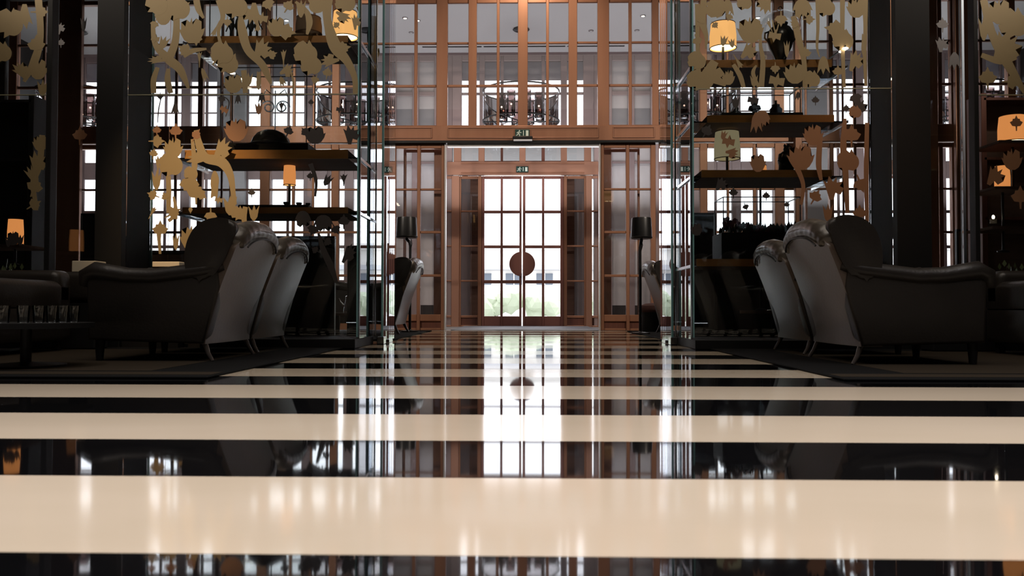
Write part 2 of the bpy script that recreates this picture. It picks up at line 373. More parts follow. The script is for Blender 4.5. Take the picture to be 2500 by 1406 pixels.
# wood lining seen behind the sidelights
for a, b, lb in ((1146, 1180, 'left'), (1372, 1404, 'right')):
    o = MB().box(X(a, YO), X(b, YO), YO+.25, YO+.29, 0, Z(430, YO)).build('board', WOODU); tag(o, 'brown timber board outside the %s sidelight' % lb, 'panel')
    o = MB().box(X(min(a, b)-(30 if lb == 'left' else 0), YO), X(max(a, b)+(0 if lb == 'left' else 30), YO), YO+.35, YO+.40, 0, Z(430, YO)).build('board', GREYP); tag(o, 'grey board standing behind the %s sidelight' % lb, 'panel')
UO = [(136, 150), (226, 232), (316, 352)]
bay('window_35', 'bright upper window above the double doors behind the chandelier', YO,
    [(1104, 1127), (1170, 1183), (1222, 1229), (1268, 1283), (1322, 1330), (1369, 1384), (1424, 1450)], UO, m=mat('mauve_brown_frame', (.30, .225, .22), .5, .1), post_w=8)
# opaque panelled walls either side of the door bay
MV = MATS['mauve_brown_frame']
def wallpanel(nm, lb, a, b, c1, c2, c3, c4):
    t = thing(nm, lb, 'wall', (X((a+b)/2, YO), YO, 0), kind='structure')
    MB().box(X(a, YO), X(b, YO), YO+.02, YO+.2, 0, CEIL).build('backing', GREYP, t)
    for x0, x1 in ((c1, c2), (c3, c4)):
        for y0, y1, m in ((150, 224, PALE), (234, 265, PALE), (265, 312, GREYP), (352, 395, PALE), (400, 700, PALE), (700, 745, PALE), (745, 772, DARKW)):
            MB().box(X(x0, YO), X(x1, YO), YO-.0, YO+.02, Z(y1, YO), Z(y0, YO)).build('panel', m, t)
    for x0, x1 in ((a, c1), (c2, c3), (c4, b)):
        MB().box(X(x0, YO), X(x1, YO), YO-.04, YO+.02, 0, CEIL-.02, .006).build('stile', MV, t)
    for x0, x1 in ((c1, c2), (c3, c4)):
        for y0, y1 in ((136, 150), (224, 234), (312, 352), (395, 400), (768, 797)):
            MB().box(X(x0, YO), X(x1, YO), YO-.035, YO+.02, Z(y1, YO), Z(y0, YO), .006).build('rail', MV, t)
wallpanel('wall_front', 'pale panelled foyer wall left of the double doors', 942, 1104, 967, 1006, 1022, 1060)
wallpanel('wall_front', 'pale panelled foyer wall right of the double doors', 1450, 1608, 1494, 1533, 1549, 1588)
# outer window bays left and right
LO = [(352, 360), (396, 437), (514, 521), (599, 606), (684, 692), (772, 797)]
n = 40
fr_up = [(136, 150), (226, 232), (272, 275), (312, 352)]
ordn = ['first', 'second', 'third', 'fourth', 'fifth', 'sixth', 'seventh', 'eighth', 'ninth']
for s in (-1, 1):
    for i in range(9):
        e = 942-100*i if s < 0 else 1608+100*i
        xs = [(e-100, e-78), (e-42, e-36), (e-.5, e)] if s < 0 else [(e, e+.5), (e+36, e+42), (e+78, e+100)]
        sd = 'left' if s < 0 else 'right'
        bay('window_%d' % n, 'bright upper facade window, %s to the %s of the double doors' % (ordn[i], sd), YO, xs, fr_up, m=MV, post_w=9); n += 1
        bay('window_%d' % n, 'bright tall lower facade window, %s to the %s of the double doors' % (ordn[i], sd), YO, xs, LO, m=MV, post_w=9); n += 1
tp = MB().box(-9.5, 9.5, YO-.06, YO+.06, Z(137, YO), CEIL).build('trim_5', MV); tag(tp, 'mauve-brown head rail under the foyer ceiling', 'trim', kind='structure')
for a, b, lb in ((-9.5, X(42, YO), 'left'), (X(2508, YO), 9.5, 'right')):
    o = MB().box(a, b, YO-.05, YO+.2, 0, CEIL).build('wall_front', GREYP); tag(o, 'grey foyer wall end at far %s' % lb, 'wall', kind='structure')
# roller blinds half lowered in the upper windows
for a, b, lb in ((45, 942, 'left of'), (1104, 1450, 'over'), (1608, 2505, 'right of')):
    o = MB().box(X(a, YO), X(b, YO), YO+.10, YO+.115, Z(193, YO), Z(140, YO)).build('blind', blind_mat()); tag(o, 'pale roller blind half lowered in upper windows %s the double doors' % lb, 'blind')

for a, b, lb in ((534, 603, 'left'), (1947, 2016, 'right')):
    o = MB().box(X(a, YO), X(b, YO), YO-.16, YO-.06, 0, CEIL, .006).build('wall_front', mat('pier_grey', (.34, .325, .335), .7)); tag(o, 'pale grey pier between the facade windows on the %s' % lb, 'wall', kind='structure')
for a, b, lb in ((140, 196, 'left of the left black column'), (2334, 2378, 'right of the right black column'), (1940, 1958, 'behind the right display cabinet'), (2268, 2290, 'touching the right black column')):
    o = MB().box(X(a, 12.9), X(b, 12.9), 12.86, 12.95, 0, Z(-30, 12.9), .01).build('trim_6', BRONZE); tag(o, 'red-brown timber pilaster ' + lb, 'pilaster', kind='structure')
def divider(x0, x1, ytop, Y, m, lb):
    a, b, z = X(x0, Y), X(x1, Y), Z(ytop, Y)
    t = thing('room_divider', lb, 'divider', ((a+b)/2, Y, 0))
    MB().box(a, b, Y, Y+.04, .0, z, .006).build('board', m, t)
    MB().box(a-.01, b+.01, Y-.015, Y+.055, z-.03, z, .004).build('top_rail', BLACKM, t)
    for q in (a, b): MB().box(q-.012, q+.012, Y-.012, Y+.052, 0, z-.03, .003).build('side_rail', BLACKM, t)
divider(650, 816, 576, 8.95, BLACK, 'black lacquer divider behind the second left armchair')
divider(852, 903, 600, 8.95, BLACK, 'narrow black lacquer divider left of the aisle glass')
divider(368, 648, 612, 8.96, WOODU, 'brown timber divider behind the nearest left armchair')
divider(1690, 1745, 520, 8.95, BLACK, 'black lacquer divider at the left end of the right cabinet')
divider(1747, 1960, 646, 8.95, BLACK, 'low black lacquer divider under the flower case')
divider(1962, 2125, 640, 8.95, WOODU, 'brown timber divider behind the nearest right armchair')
divider(200, 232, 520, 12.2, BLACK, 'black lacquer divider beyond the left black column')
divider(2336, 2420, 560, 12.2, WOODU, 'brown timber divider beyond the right margin screen')
# ------------------------------------------------------------------ exit signs
def exit_sign(px0, px1, py0, py1, Y, lb):
    x0, x1, z0, z1 = X(px0, Y, 330), X(px1, Y, 330), Z(py1, Y), Z(py0, Y)
    t = thing('exit_sign', lb, 'sign', ((x0+x1)/2, Y, z0)); wd, ht = x1-x0, z1-z0
    MB().box(x0, x1, Y, Y+.03, z0, z1, .003).build('plate', SIGNG, t)
    P = lambda u, v: (x0+u*wd, z0+v*ht)
    m = MB(); yf, yb = Y-.003, Y
    def seg(a, b, w_):
        A, B = Vector(P(*a)), Vector(P(*b)); d = (B-A).normalized(); nn = Vector((-d.y, d.x))*w_*ht/2
        m.prism([tuple(A+nn), tuple(B+nn), tuple(B-nn), tuple(A-nn)], 'y', yf, yb)
    c = P(.30, .80); m.prism([(c[0]+.09*ht*math.cos(a*PI/5), c[1]+.09*ht*math.sin(a*PI/5)) for a in range(10)], 'y', yf, yb)
    for a, b, w_ in (((.29, .70), (.22, .42), .16), ((.29, .66), (.38, .52), .09), ((.38, .52), (.44, .58), .08), ((.27, .68), (.17, .60), .09), ((.17, .60), (.12, .47), .08),
                     ((.23, .44), (.33, .28), .11), ((.33, .28), (.30, .10), .10), ((.22, .44), (.17, .26), .11), ((.17, .26), (.06, .20), .09)):
        seg(a, b, w_)
    m.build('running_figure', SIGNW, t)
    m = MB(); m.prism([P(.55, .85), P(.60, .85), P(.60, .15), P(.55, .15)], 'y', yf, yb); m.build('bar', SIGNW, t)
    m = MB(); m.prism([P(.74, .85), P(.92, .85), P(.92, .12), P(.74, .12)], 'y', yf, yb); m.build('doorway', SIGNW, t)
exit_sign(1257.5, 1293, 315.5, 334, YS-.125, 'dark green exit sign with running figure on the bronze header beam')
exit_sign(1260.5, 1290, 406, 420, YO-.105, 'smaller dark exit sign above the double doors')
s_ = thing('door_sensor', 'black door sensor with a bright underside below the upper exit sign', 'sensor', (X(1275, YS), YS-.14, Z(349, YS)))
MB().box(X(1252, YS), X(1300, YS), YS-.2, YS-.1, Z(346, YS), Z(338, YS), .01).build('housing', BLACKM, s_)
MB().box(X(1254, YS), X(1299, YS), YS-.19, YS-.1, Z(349, YS), Z(346, YS)).build('cover', mat('sensor_cover', (.8, .8, .85), .3), s_)

# ------------------------------------------------------------------ chandeliers
def chandelier(lb):
    t = thing('chandelier', lb, 'chandelier', (0, 14.6, 0), group='ring chandeliers in the foyer')
    c = Vector((0, 14.6, 0)); zt, zb = Z(224, 14.6), Z(297, 14.6)
    MB().lathe([(.13, CEIL-.03), (.15, CEIL-.015), (.12, CEIL-.001)], c, 28).build('canopy', BLACKM, t, True)
    MB().lathe([(.012, zb), (.012, CEIL-.03)], c, 10).build('rod', BLACKM, t, True)
    for z in (zt, zb):
        MB().tube([(c.x+.685*math.cos(a*PI/20), c.y+.685*math.sin(a*PI/20), z) for a in range(41)], .014, 8, False).build('ring', BLACKM, t, True)
    MB().lathe([(.68, zb), (.68, zt)], c, 48, False).build('drum_shade', SMOKE, t, True)
    for i in range(3):
        a = i*PI/3; MB().tube([(c.x-.68*math.cos(a), c.y-.68*math.sin(a), zb), (c.x+.68*math.cos(a), c.y+.68*math.sin(a), zb)], .012, 8).build('arm', BLACKM, t, True)
    for i in range(8):
        a = i*PI/4+.3; x_, y_ = c.x+.36*math.cos(a), c.y+.36*math.sin(a)
        h_ = MB().lathe([(.075, zb+.03), (.075, zt-.06)], (x_, y_, 0), 18, False).build('tube_shade', TUBE, t, True)
        MB().ball((x_, y_, (zb+zt)/2-.03), .018, 1).build('bulb', SPK, h_)
        MB().lathe([(.03, zb), (.055, zb+.015), (.06, zb+.04), (.05, zb+.05)], (x_, y_, 0), 14).build('cup', CHROME, t, True)
    return t
ch = chandelier('large ring chandelier of smoked glass hanging above the double doors'); ch.location.x = X(1272, 14.6, 260)
for px, lb in ((868, 'ring chandelier behind the left glass edge, beside the central one'), (1702, 'ring chandelier behind the right glass edge, beside the central one'),
               (2375, 'ring chandelier right of the right black column'), (190, 'ring chandelier left of the left black column')):
    c2 = copy_tree(ch); c2.location.x = X(px, 14.6, 260); c2['label'] = lb

# ------------------------------------------------------------------ outdoors
g = MB().box(-60, 60, YO+.3, 120, -.25, -.05).build('ground', mat('pale_paving', (.6, .6, .58), .8)); tag(g, 'pale paved street beyond the entrance doors', 'ground', kind='structure')
bd = thing('building', 'pale low building with small windows seen through the doors', 'building', (0, 40, 0))
EXT = mat('pale_render', (.75, .73, .70), .8)
MB().box(-30, 30, 40, 46, -.05, 3.2).build('wall', EXT, bd)
MB().box(-30, 30, 39.6, 40.1, 2.2, 2.45, .03).build('cornice', mat('cornice_grey', (.4, .4, .42), .8), bd)
MB().box(-30, 30, 39.5, 46.5, 3.2, 3.5, .05).build('roof_edge', EXT, bd)
for i in range(-12, 13):
    wf = MB().box(i*1.5+.35, i*1.5+1.15, 39.94, 40.02, 1.5, 2.05).build('window', mat('ext_window', (.12, .14, .17), .3), bd)
    MB().box(i*1.5+.73, i*1.5+.78, 39.9, 39.96, 1.5, 2.05).build('glazing_bar', EXT, wf)
def shrub(x, y, r, lb):
    b = MB()
    for _ in range(7):
        b.ball((x+random.uniform(-r, r)*.7, y+random.uniform(-r, r)*.4, r*random.uniform(.45, .95)), r*random.uniform(.35, .55), 2, .18)
    t = thing('shrub', lb, 'shrub', (x, y, 0), 'shrubs along the street')
    b.build('foliage', mat('pale_foliage', (.55, .62, .46), .9), t)
    MB().tube([(x, y, -.06), (x, y, r*.5)], .05, 6).build('stem', WOODU, t)
for i, x in enumerate((-11, -8.4, -6, -4, -2.2, -.9, .35, 1.4, 3.2, 5.2, 7.6, 10.5)):
    shrub(x, 23+random.uniform(-1, 1), random.uniform(.5, .75), 'leafy green shrub outside, %s in the row from the left' % (['first', 'second', 'third', 'fourth', 'fifth', 'sixth', 'seventh', 'eighth', 'ninth', 'tenth', 'eleventh', 'twelfth'][i]))

# ------------------------------------------------------------------ black columns
COLS = []
CXL, CXR = X(367, 7.75), X(2126, 7.75)      # faces of the two columns towards the aisle
for x0, x1, lb in ((X(232, 7.2), CXL, 'left black square column between glass screens'), (CXR, X(2274, 7.2), 'right black square column between glass screens')):
    t = thing('column', lb, 'column', ((x0+x1)/2, 7.45, 0)); COLS.append(t)
    MB().box(x0, x1, 7.2, 7.75, .12, 6.6).build('shaft', BLACK, t)
    MB().box(x0, x1, 7.18, 7.77, 0, .12, .006).build('base', BLACK, t)

# ------------------------------------------------------------------ gold film shapes on glass
def S_maple(n=7, sp=.52):
    pts = [(-.06, -1), (.06, -1), (.08, -.45)]
    for i in range(n):
        a = math.radians(-38+i*(256/(n-1))); L = 1.0 if i == n//2 else (.72+.2*(i % 2))
        pts.append((L*math.cos(a)*.85, L*math.sin(a)*.9))
        if i < n-1:
            a2 = a+math.radians(128/(n-1)); pts.append((sp*math.cos(a2), sp*math.sin(a2)))
    pts.append((-.08, -.45)); return pts
def S_lotus():
    pts = [(-.25, -1), (.25, -1), (.6, -.75), (.85, -.3)]
    for x_, z_ in ((1.0, .25), (.72, .1), (.72, .75), (.42, .42), (.30, 1.0), (.05, .5), (-.05, 1.1), (-.22, .48), (-.42, .9), (-.52, .35), (-.85, .7), (-.78, .05), (-1.05, .2)): pts.append((x_, z_))
    pts += [(-.85, -.3), (-.6, -.75)]; return pts
def S_pom():
    pts = [(.72*math.cos(a)+.1, .8*math.sin(a)-.05) for a in [math.radians(-80+i*16) for i in range(10)]]
    for x_, z_ in ((.25, .95), (.12, 1.2), (-.05, .85), (-.4, 1.15), (-.38, .7), (-.85, .95), (-.62, .45), (-1.2, .5), (-.75, .12), (-1.25, -.05), (-.72, -.2), (-1.05, -.6), (-.5, -.55), (-.55, -1.0), (-.15, -.78)): pts.append((x_, z_))
    return pts
def S_trump(): return [(-.08, -1), (.08, -1), (.14, -.2), (.42, .55), (.62, 1.0), (.2, .72), (-.1, 1.02), (-.3, .66), (-.62, .85), (-.35, .2), (-.14, -.3)]
def S_tulip(): return [(-.1, -1), (.15, -1), (.5, -.5), (.58, .1), (.75, 1), (.3, .35), (.05, 1.05), (-.22, .3), (-.7, .9), (-.55, 0), (-.42, -.6)]
def S_star(): return [(( 1 if i % 2 == 0 else .42)*math.sin(i*PI/6+.2), (1 if i % 2 == 0 else .42)*math.cos(i*PI/6+.2)) for i in range(12)]
def S_pear(): return smooth2([(-.18, -1), (.25, -1), (.55, -.2), (.35, .5), (.5, 1), (0, .75), (-.35, 1), (-.4, .2), (-.55, -.4)], 1)
def S_ear(): # jagged bird-of-paradise leaf
    return [(-.2, -1), (.15, -1), (.3, -.4), (.75, -.55), (.5, -.1), (1.05, .0), (.62, .22), (.95, .6), (.45, .5), (.4, 1.0), (.12, .55), (-.25, 1.1), (-.3, .4), (-.75, .7), (-.5, 0)]
SHP = {'maple': S_maple(), 'lotus': S_lotus(), 'pom': S_pom(), 'trump': S_trump(), 'tulip': S_tulip(), 'star': S_star(), 'pear': S_pear(), 'ear': S_ear()}
SHM = {}
def shape_mesh(k, m):
    if (k, m.name) not in SHM:
        b = MB(); b.prism(SHP[k], 'y', 0, -.0015)
        bmesh.ops.triangulate(b.bm, faces=b.bm.faces); bmesh.ops.recalc_face_normals(b.bm, faces=b.bm.faces)
        me = bpy.data.meshes.new('film_leaf'); b.bm.to_mesh(me); b.bm.free(); me.materials.append(m); SHM[(k, m.name)] = me
    return SHM[(k, m.name)]
def leaf(parent, k, px, py, size, rot, m, Y, asp=1.0):
    p = at(px, py, Y)-org(parent)
    nm = {'maple': 'gold_leaf', 'lotus': 'gold_blossom', 'pom': 'gold_fruit', 'trump': 'gold_petal', 'tulip': 'gold_bud', 'star': 'gold_flower', 'pear': 'gold_seedpod', 'ear': 'gold_spray'}[k]
    if m is DARKF: nm = nm.replace('gold', 'dark')
    o = bpy.data.objects.new(nm, shape_mesh(k, m)); col.objects.link(o); o.parent = parent
    s = size/2*Y/F
    o.location = p; o.location.y = -.0065; o.rotation_euler = (0, math.radians(rot), 0); o.scale = (s*asp, 1, s)
    o.location.y -= random.uniform(0, .001)
def stem(parent, pts, m, Y):
    # pts: (px,py,width px)
    P = []
    q = pts
    for i in range(len(q)-1):     # Catmull-Rom
        p0, p1, p2, p3 = q[max(i-1, 0)], q[i], q[i+1], q[min(i+2, len(q)-1)]
        for t in [j/6 for j in range(6)]:
            P.append(tuple(.5*((2*b)+(c-a)*t+(2*a-5*b+4*c-d)*t*t+(3*b-a-3*c+d)*t**3) for a, b, c, d in zip(p0, p1, p2, p3)))
    P.append(q[-1])
    L, R = [], []
    for i, (x_, y_, w_) in enumerate(P):
        a, b = P[max(i-1, 0)], P[min(i+1, len(P)-1)]; dx, dy = b[0]-a[0], b[1]-a[1]; l = math.hypot(dx, dy) or 1
        nx, ny = -dy/l*w_/2, dx/l*w_/2
        p, r = at(x_+nx, y_+ny, Y), at(x_-nx, y_-ny, Y); L.append((p.x, p.z)); R.append((r.x, r.z))
    b = MB(); y0 = Y-.0065-random.uniform(0, .0008); y1 = y0-.0012
    fa = [[b.bm.verts.new((x_, yy, z_)) for x_, z_ in S] for S in (L, R) for yy in (y0, y1)]
    for i in range(len(L)-1):
        l0, l1, r0, r1 = fa
        for (u, v) in ((l0, r0), (r1, l1), (l1, l0), (r0, r1)):
            b.bm.faces.new((u[i], u[i+1], v[i+1], v[i]))
    b.build('gold_stem' if m is not DARKF else 'dark_stem', m, parent)

def sheet(name, lb, cat, x0, x1, Y, zs, film=()):
    """glass screen: panes stacked in height, with film shapes as sub-parts"""
    t = thing(name, lb, cat, ((x0+x1)/2, Y, 0)); ps = []
    for (z0, z1) in zs:
        p = MB().box(x0, x1, Y-.005, Y+.005, z0, z1).build('pane', GLASS, t); ps.append(p)
    return t, ps
YF, YB = 7.28, 8.12
zj = Z(231, YF, 600)
# ---- left front gold sheet
xl0, xl1 = CXL+.004, X(872, YF)
tL, (loL, upL) = sheet('glass_screen', 'clear glass screen with gold leaf pattern right of the left black column', 'glass screen', xl0, xl1, YF, [(.10, zj-.004), (zj+.004, 4.6)])
MB().box(xl0, xl1, YF-.009, YF+.009, zj-.004, zj+.004).build('joint_bar', mat('olive_joint', (.25, .24, .16), .4), tL)
MB().box(xl1, xl1+.012, YF-.008, YF+.008, .1, 4.6).build('edge_strip', GEDGE, tL)
MB().box(CXL, CXL+.014, 7.752, 7.775, .1, 4.6).build('edge_strip', GEDGE, COLS[0])
def put(up, lo, py): return up if py < 231 else lo
G = GOLD
for q in [
  ('maple', 452, 122, 44, -60, 1), ('lotus', 470, 76, 62, 0, 1.05), ('pom', 440, 22, 62, 0, 1), ('pom', 388, 14, 56, 30, 1), ('maple', 480, 96, 40, 180, 1),
  ('tulip', 400, 105, 34, 20, 1), ('ear', 385, 148, 46, -90, .5), ('pom', 548, 132, 56, 0, 1), ('pom', 562, 158, 52, 20, 1), ('ear', 636, 122, 58, 25, .9),
  ('maple', 664, 134, 34, 70, 1), ('trump', 488, 146, 40, 0, .5), ('lotus', 571, 205, 46, 0, 1.1), ('pear', 632, 196, 48, 0, .5), ('tulip', 500, 184, 36, 160, .6),
  ('pom', 582, 18, 58, 0, 1), ('ear', 620, 34, 54, 180, 1), ('lotus', 560, 6, 44, 0, 1), ('maple', 556, 55, 30, 180, 1), ('trump', 630, 62, 34, 180, .8),
  ('maple', 700, 78, 56, 100, 1), ('lotus', 676, 66, 48, 0, 1), ('pom', 752, 132, 58, 0, 1), ('pom', 765, 160, 52, 0, 1), ('pom', 776, 12, 52, 90, 1), ('pom', 848, 8, 50, 0, 1),
  ('trump', 693, 144, 46, 0, .5), ('ear', 700, 172, 36, 60, 1), ('tulip', 735, 22, 44, 0, .8), ('ear', 838, 40, 40, 120, .8), ('maple', 822, 62, 24, -40, 1),
  ('ear', 806, 150, 46, -100, .8), ('maple', 838, 118, 46, 80, 1), ('lotus', 400, 40, 44, 0, 1), ('maple', 378, 60, 30, 200, 1), ('trump', 528, 70, 44, 205, .5),
  ('maple', 450, 20, 46, 45, 1), ('tulip', 606, 195, 34, 0, 1), ('maple', 655, 10, 44, 160, 1), ('star', 640, 45, 34, 0, 1), ('tulip', 690, 200, 26, 160, .9),
  ('maple', 770, 195, 30, 200, 1), ('maple', 800, 178, 34, 10, 1), ('star', 380, 95, 24, 0, 1), ('ear', 868, 55, 38, 0, .7), ('maple', 705, 15, 40, 30, 1)]:
    leaf(upL, q[0], q[1], q[2], q[3], q[4], G, YF, q[5])
for s in [[(374, 55, 10), (380, 108, 14), (412, 145, 22), (440, 170, 20), (461, 216, 7)], [(430, 0, 14), (432, 60, 16), (428, 105, 18), (414, 142, 20)],
          [(386, 165, 10), (376, 195, 14), (376, 228, 13)], [(412, 168, 8), (410, 195, 15), (418, 228, 12)], [(536, 0, 18), (545, 40, 12), (534, 78, 8), (541, 112, 8)],
          [(588, 40, 10), (592, 75, 22), (606, 122, 20), (638, 155, 18), (652, 180, 16), (662, 205, 6)], [(800, 0, 26), (800, 50, 20), (818, 112, 30), (848, 150, 20), (866, 190, 14), (868, 230, 12)],
          [(722, 5, 6), (748, 28, 12), (756, 55, 16), (750, 85, 6)], [(596, 172, 14), (600, 228, 12)], [(706, 170, 3), (716, 195, 5), (716, 229, 4)], [(535, 108, 8), (530, 140, 7), (520, 160, 3)],
          [(480, 0, 16), (486, 25, 14), (498, 45, 6)], [(505, 120, 5), (470, 125, 12), (450, 140, 6)]]:
    stem(upL, s, G, YF)
# lower part: gold leaves at left, ones coloured as unlit to the right
for q in [
  ('lotus', 424, 362, 50, 0, 1), ('pom', 424, 404, 58, 0, 1), ('trump', 387, 408, 56, 0, .45), ('tulip', 383, 440, 50, 0, .7), ('maple', 463, 450, 66, 180, 1), ('maple', 480, 470, 60, 0, 1),
  ('maple', 374, 476, 36, -70, 1), ('maple', 494, 478, 30, 120, 1), ('pear', 525, 452, 70, 180, .6), ('ear', 540, 365, 60, 30, .8), ('ear', 486, 388, 58, -95, .7),
  ('maple', 515, 528, 42, 180, 1), ('maple', 424, 520, 48, 60, 1), ('maple', 392, 560, 52, 0, 1), ('lotus', 470, 582, 62, 0, 1), ('star', 535, 488, 22, 0, 1), ('tulip', 562, 502, 48, 0, 1),
  ('pom', 585, 522, 34, 0, 1), ('tulip', 620, 520, 38, 0, 1), ('maple', 385, 345, 44, 90, 1), ('maple', 466, 512, 24, 180, .6), ('trump', 372, 520, 34, 30, .6), ('tulip', 430, 590, 40, 0, .6), ('maple', 376, 375, 30, 10, 1),
  ('maple', 405, 480, 30, -30, 1), ('pom', 470, 425, 34, 0, 1)]:
    leaf(loL, q[0], q[1], q[2], q[3], q[4], G, YF, q[5])
for s in [[(480, 318, 12), (486, 350, 18), (502, 385, 22), (540, 395, 26), (562, 425, 18), (570, 470, 12), (572, 500, 14)], [(412, 430, 12), (413, 470, 12), (412, 520, 10)],
          [(388, 570, 10), (392, 620, 6)], [(412, 540, 8), (430, 520, 10), (425, 480, 5)], [(470, 340, 7), (476, 400, 14), (470, 430, 12)], [(600, 505, 12), (596, 530, 14), (602, 560, 6)]]:
    stem(loL, s, G, YF)
for q in [('lotus', 578, 318, 56, 0, 1.1), ('maple', 430, 320, 44, 0, 1), ('maple', 480, 330, 40, 30, .8), ('maple', 384, 318, 30, 0, 1), ('tulip', 632, 265, 30, 0, .9), ('star', 548, 268, 24, 20, 1)]:
    leaf(loL, q[0], q[1], q[2], q[3], q[4], BROWNF, YF, q[5])
for q in [('trump', 428, 258, 44, 180, .8), ('maple', 542, 242, 26, 200, 1), ('tulip', 582, 243, 24, 180, .9), ('maple', 392, 236, 22, 180, 1), ('tulip', 640, 240, 26, 180, 1), ('trump', 688, 262, 26, 0, 1),
          ('maple', 705, 320, 34, 20, 1), ('lotus', 770, 330, 44, 0, 1.2), ('maple', 745, 322, 30, -40, 1), ('ear', 855, 330, 46, 0, 1), ('star', 830, 268, 20, 0, 1), ('maple', 760, 250, 20, 0, 1),
          ('lotus', 790, 545, 40, 180, 1.2), ('maple', 765, 560, 40, 200, 1), ('maple', 820, 560, 34, 150, 1), ('lotus', 740, 535, 40, 180, 1), ('maple', 800, 590, 30, 120, 1), ('ear', 850, 620, 50, 30, .7),
          ('maple', 770, 610, 26, -60, 1), ('maple', 758, 430, 24, 0, 1), ('tulip', 800, 440, 30, 30, 1), ('trump', 840, 440, 30, 0, 1), ('maple', 840, 540, 40, 0, 1), ('maple', 615, 470, 26, 0, 1)]:
    leaf(loL, q[0], q[1], q[2], q[3], q[4], DARKF, YF, q[5])
for s in [[(778, 570, 6), (790, 610, 14), (808, 650, 16), (822, 690, 8)], [(545, 235, 2), (560, 250, 3), (552, 285, 2)], [(758, 400, 12), (772, 440, 8), (770, 480, 5)], [(395, 236, 2), (388, 270, 3), (386, 300, 2)]]:
    stem(loL, s, DARKF, YF)

# ---- right front gold sheet
xr0, xr1 = X(1694, YF), CXR-.004
zj2 = Z(217, YF, 1900)
tR, (loR, upR) = sheet('glass_screen', 'clear glass screen with gold leaf pattern left of the right black column', 'glass screen', xr0, xr1, YF, [(.10, zj2-.004), (zj2+.004, 4.6)])
MB().box(xr0, xr1, YF-.009, YF+.009, zj2-.004, zj2+.004).build('joint_bar', MATS['olive_joint'], tR)
MB().box(xr0-.012, xr0, YF-.008, YF+.008, .1, 4.6).build('edge_strip', GEDGE, tR)
MB().box(CXR-.014, CXR, 7.752, 7.775, .1, 4.6).build('edge_strip', CHROME, COLS[1])
for q in [
  ('pom', 1748, 14, 50, -90, 1), ('tulip', 1776, 20, 44, 180, 1), ('maple', 1780, 42, 26, 200, 1), ('tulip', 1766, 100, 26, 10, 1), ('tulip', 1786, 106, 22, -10, 1), ('maple', 1745, 62, 24, 140, 1), ('maple', 1712, 50, 34, 30, 1),
  ('lotus', 1832, 75, 62, 0, 1.05), ('ear', 1825, 125, 46, 40, .9), ('maple', 1906, 48, 42, 180, 1), ('star', 1891, 88, 34, 0, 1), ('trump', 1880, 66, 34, -20, .5), ('ear', 1742, 190, 70, -60, .8),
  ('pom', 1715, 198, 50, 0, 1.3), ('lotus', 1778, 190, 36, 0, .9), ('star', 1896, 198, 42, 0, 1), ('maple', 1892, 168, 32, 180, 1), ('tulip', 1840, 198, 30, 0, .9), ('pom', 1705, 150, 44, 0, 1), ('lotus', 1940, 180, 50, 0, 1.1),
  ('maple', 2038, 72, 62, -80, 1), ('pom', 2062, 100, 50, 0, 1), ('ear', 2085, 150, 52, 20, .8), ('lotus', 1958, 22, 48, 180, 1), ('maple', 1975, 48, 34, 90, 1), ('pom', 2020, 20, 44, 0, 1), ('lotus', 2090, 20, 48, 0, 1),
  ('maple', 1940, 60, 30, -60, 1), ('pear', 2108, 110, 60, 0, .4), ('maple', 1965, 130, 40, 0, 1), ('tulip', 2010, 160, 44, 180, 1), ('ear', 1870, 12, 44, 200, 1), ('pom', 1820, 8, 36, 0, 1), ('maple', 1702, 100, 34, 160, 1), ('maple', 2045, 175, 36, 0, 1),
  ('tulip', 1920, 120, 40, 0, .5), ('pom', 1985, 195, 40, 0, 1), ('trump', 1800, 150, 40, 150, .6)]:
    leaf(upR, q[0], q[1], q[2], q[3], q[4], G, YF, q[5])
for s in [[(1718, 0, 14), (1714, 50, 18), (1724, 90, 10), (1722, 120, 3)], [(1790, 158, 10), (1806, 185, 12), (1815, 214, 10)], [(1846, 160, 4), (1838, 180, 10), (1852, 214, 7)], [(1936, 40, 12), (1948, 90, 16), (1962, 150, 12), (1965, 214, 12)],
          [(1995, 0, 10), (1996, 70, 8), (1994, 115, 6), (2000, 140, 2)], [(2056, 0, 12), (2056, 100, 10), (2060, 214, 8)], [(2110, 0, 16), (2112, 60, 10), (2110, 130, 9), (2113, 210, 7)], [(1900, 60, 3), (1893, 80, 3), (1885, 50, 3)],
          [(1858, 60, 4), (1856, 110, 8), (1862, 150, 12), (1858, 212, 14)], [(1745, 150, 20), (1725, 185, 30), (1715, 214, 36)], [(1702, 10, 12), (1703, 120, 10), (1706, 214, 14)]]:
    stem(upR, s, G, YF)
for q in [('lotus', 1955, 385, 60, 0, 1.1), ('maple', 2078, 330, 60, 0, 1), ('ear', 2030, 460, 56, 0, 1), ('pom', 2075, 395, 52, 0, 1), ('maple', 2100, 450, 50, 160, 1), ('ear', 2060, 560, 52, 0, .9), ('maple', 2098, 520, 46, 0, 1),
          ('lotus', 1985, 330, 50, 0, 1), ('maple', 1990, 480, 44, 30, 1), ('maple', 2100, 600, 40, 0, 1), ('tulip', 2020, 520, 44, 0, .8), ('pom', 2090, 275, 30, 0, 1), ('lotus', 1850, 398, 44, 0, .9), ('tulip', 1846, 300, 50, 180, .8),
          ('lotus', 1860, 290, 40, 180, 1)]:
    leaf(loR, q[0], q[1], q[2], q[3], q[4], BROWNF, YF, q[5])
for s in [[(2062, 290, 8), (2058, 360, 16), (2064, 430, 14), (2068, 520, 10)], [(2002, 330, 12), (1998, 400, 14), (2004, 440, 8)], [(2116, 300, 10), (2114, 420, 12), (2116, 560, 9), (2112, 640, 6)], [(1940, 400, 14), (1960, 450, 10), (1955, 500, 8)]]:
    stem(loR, s, BROWNF, YF)
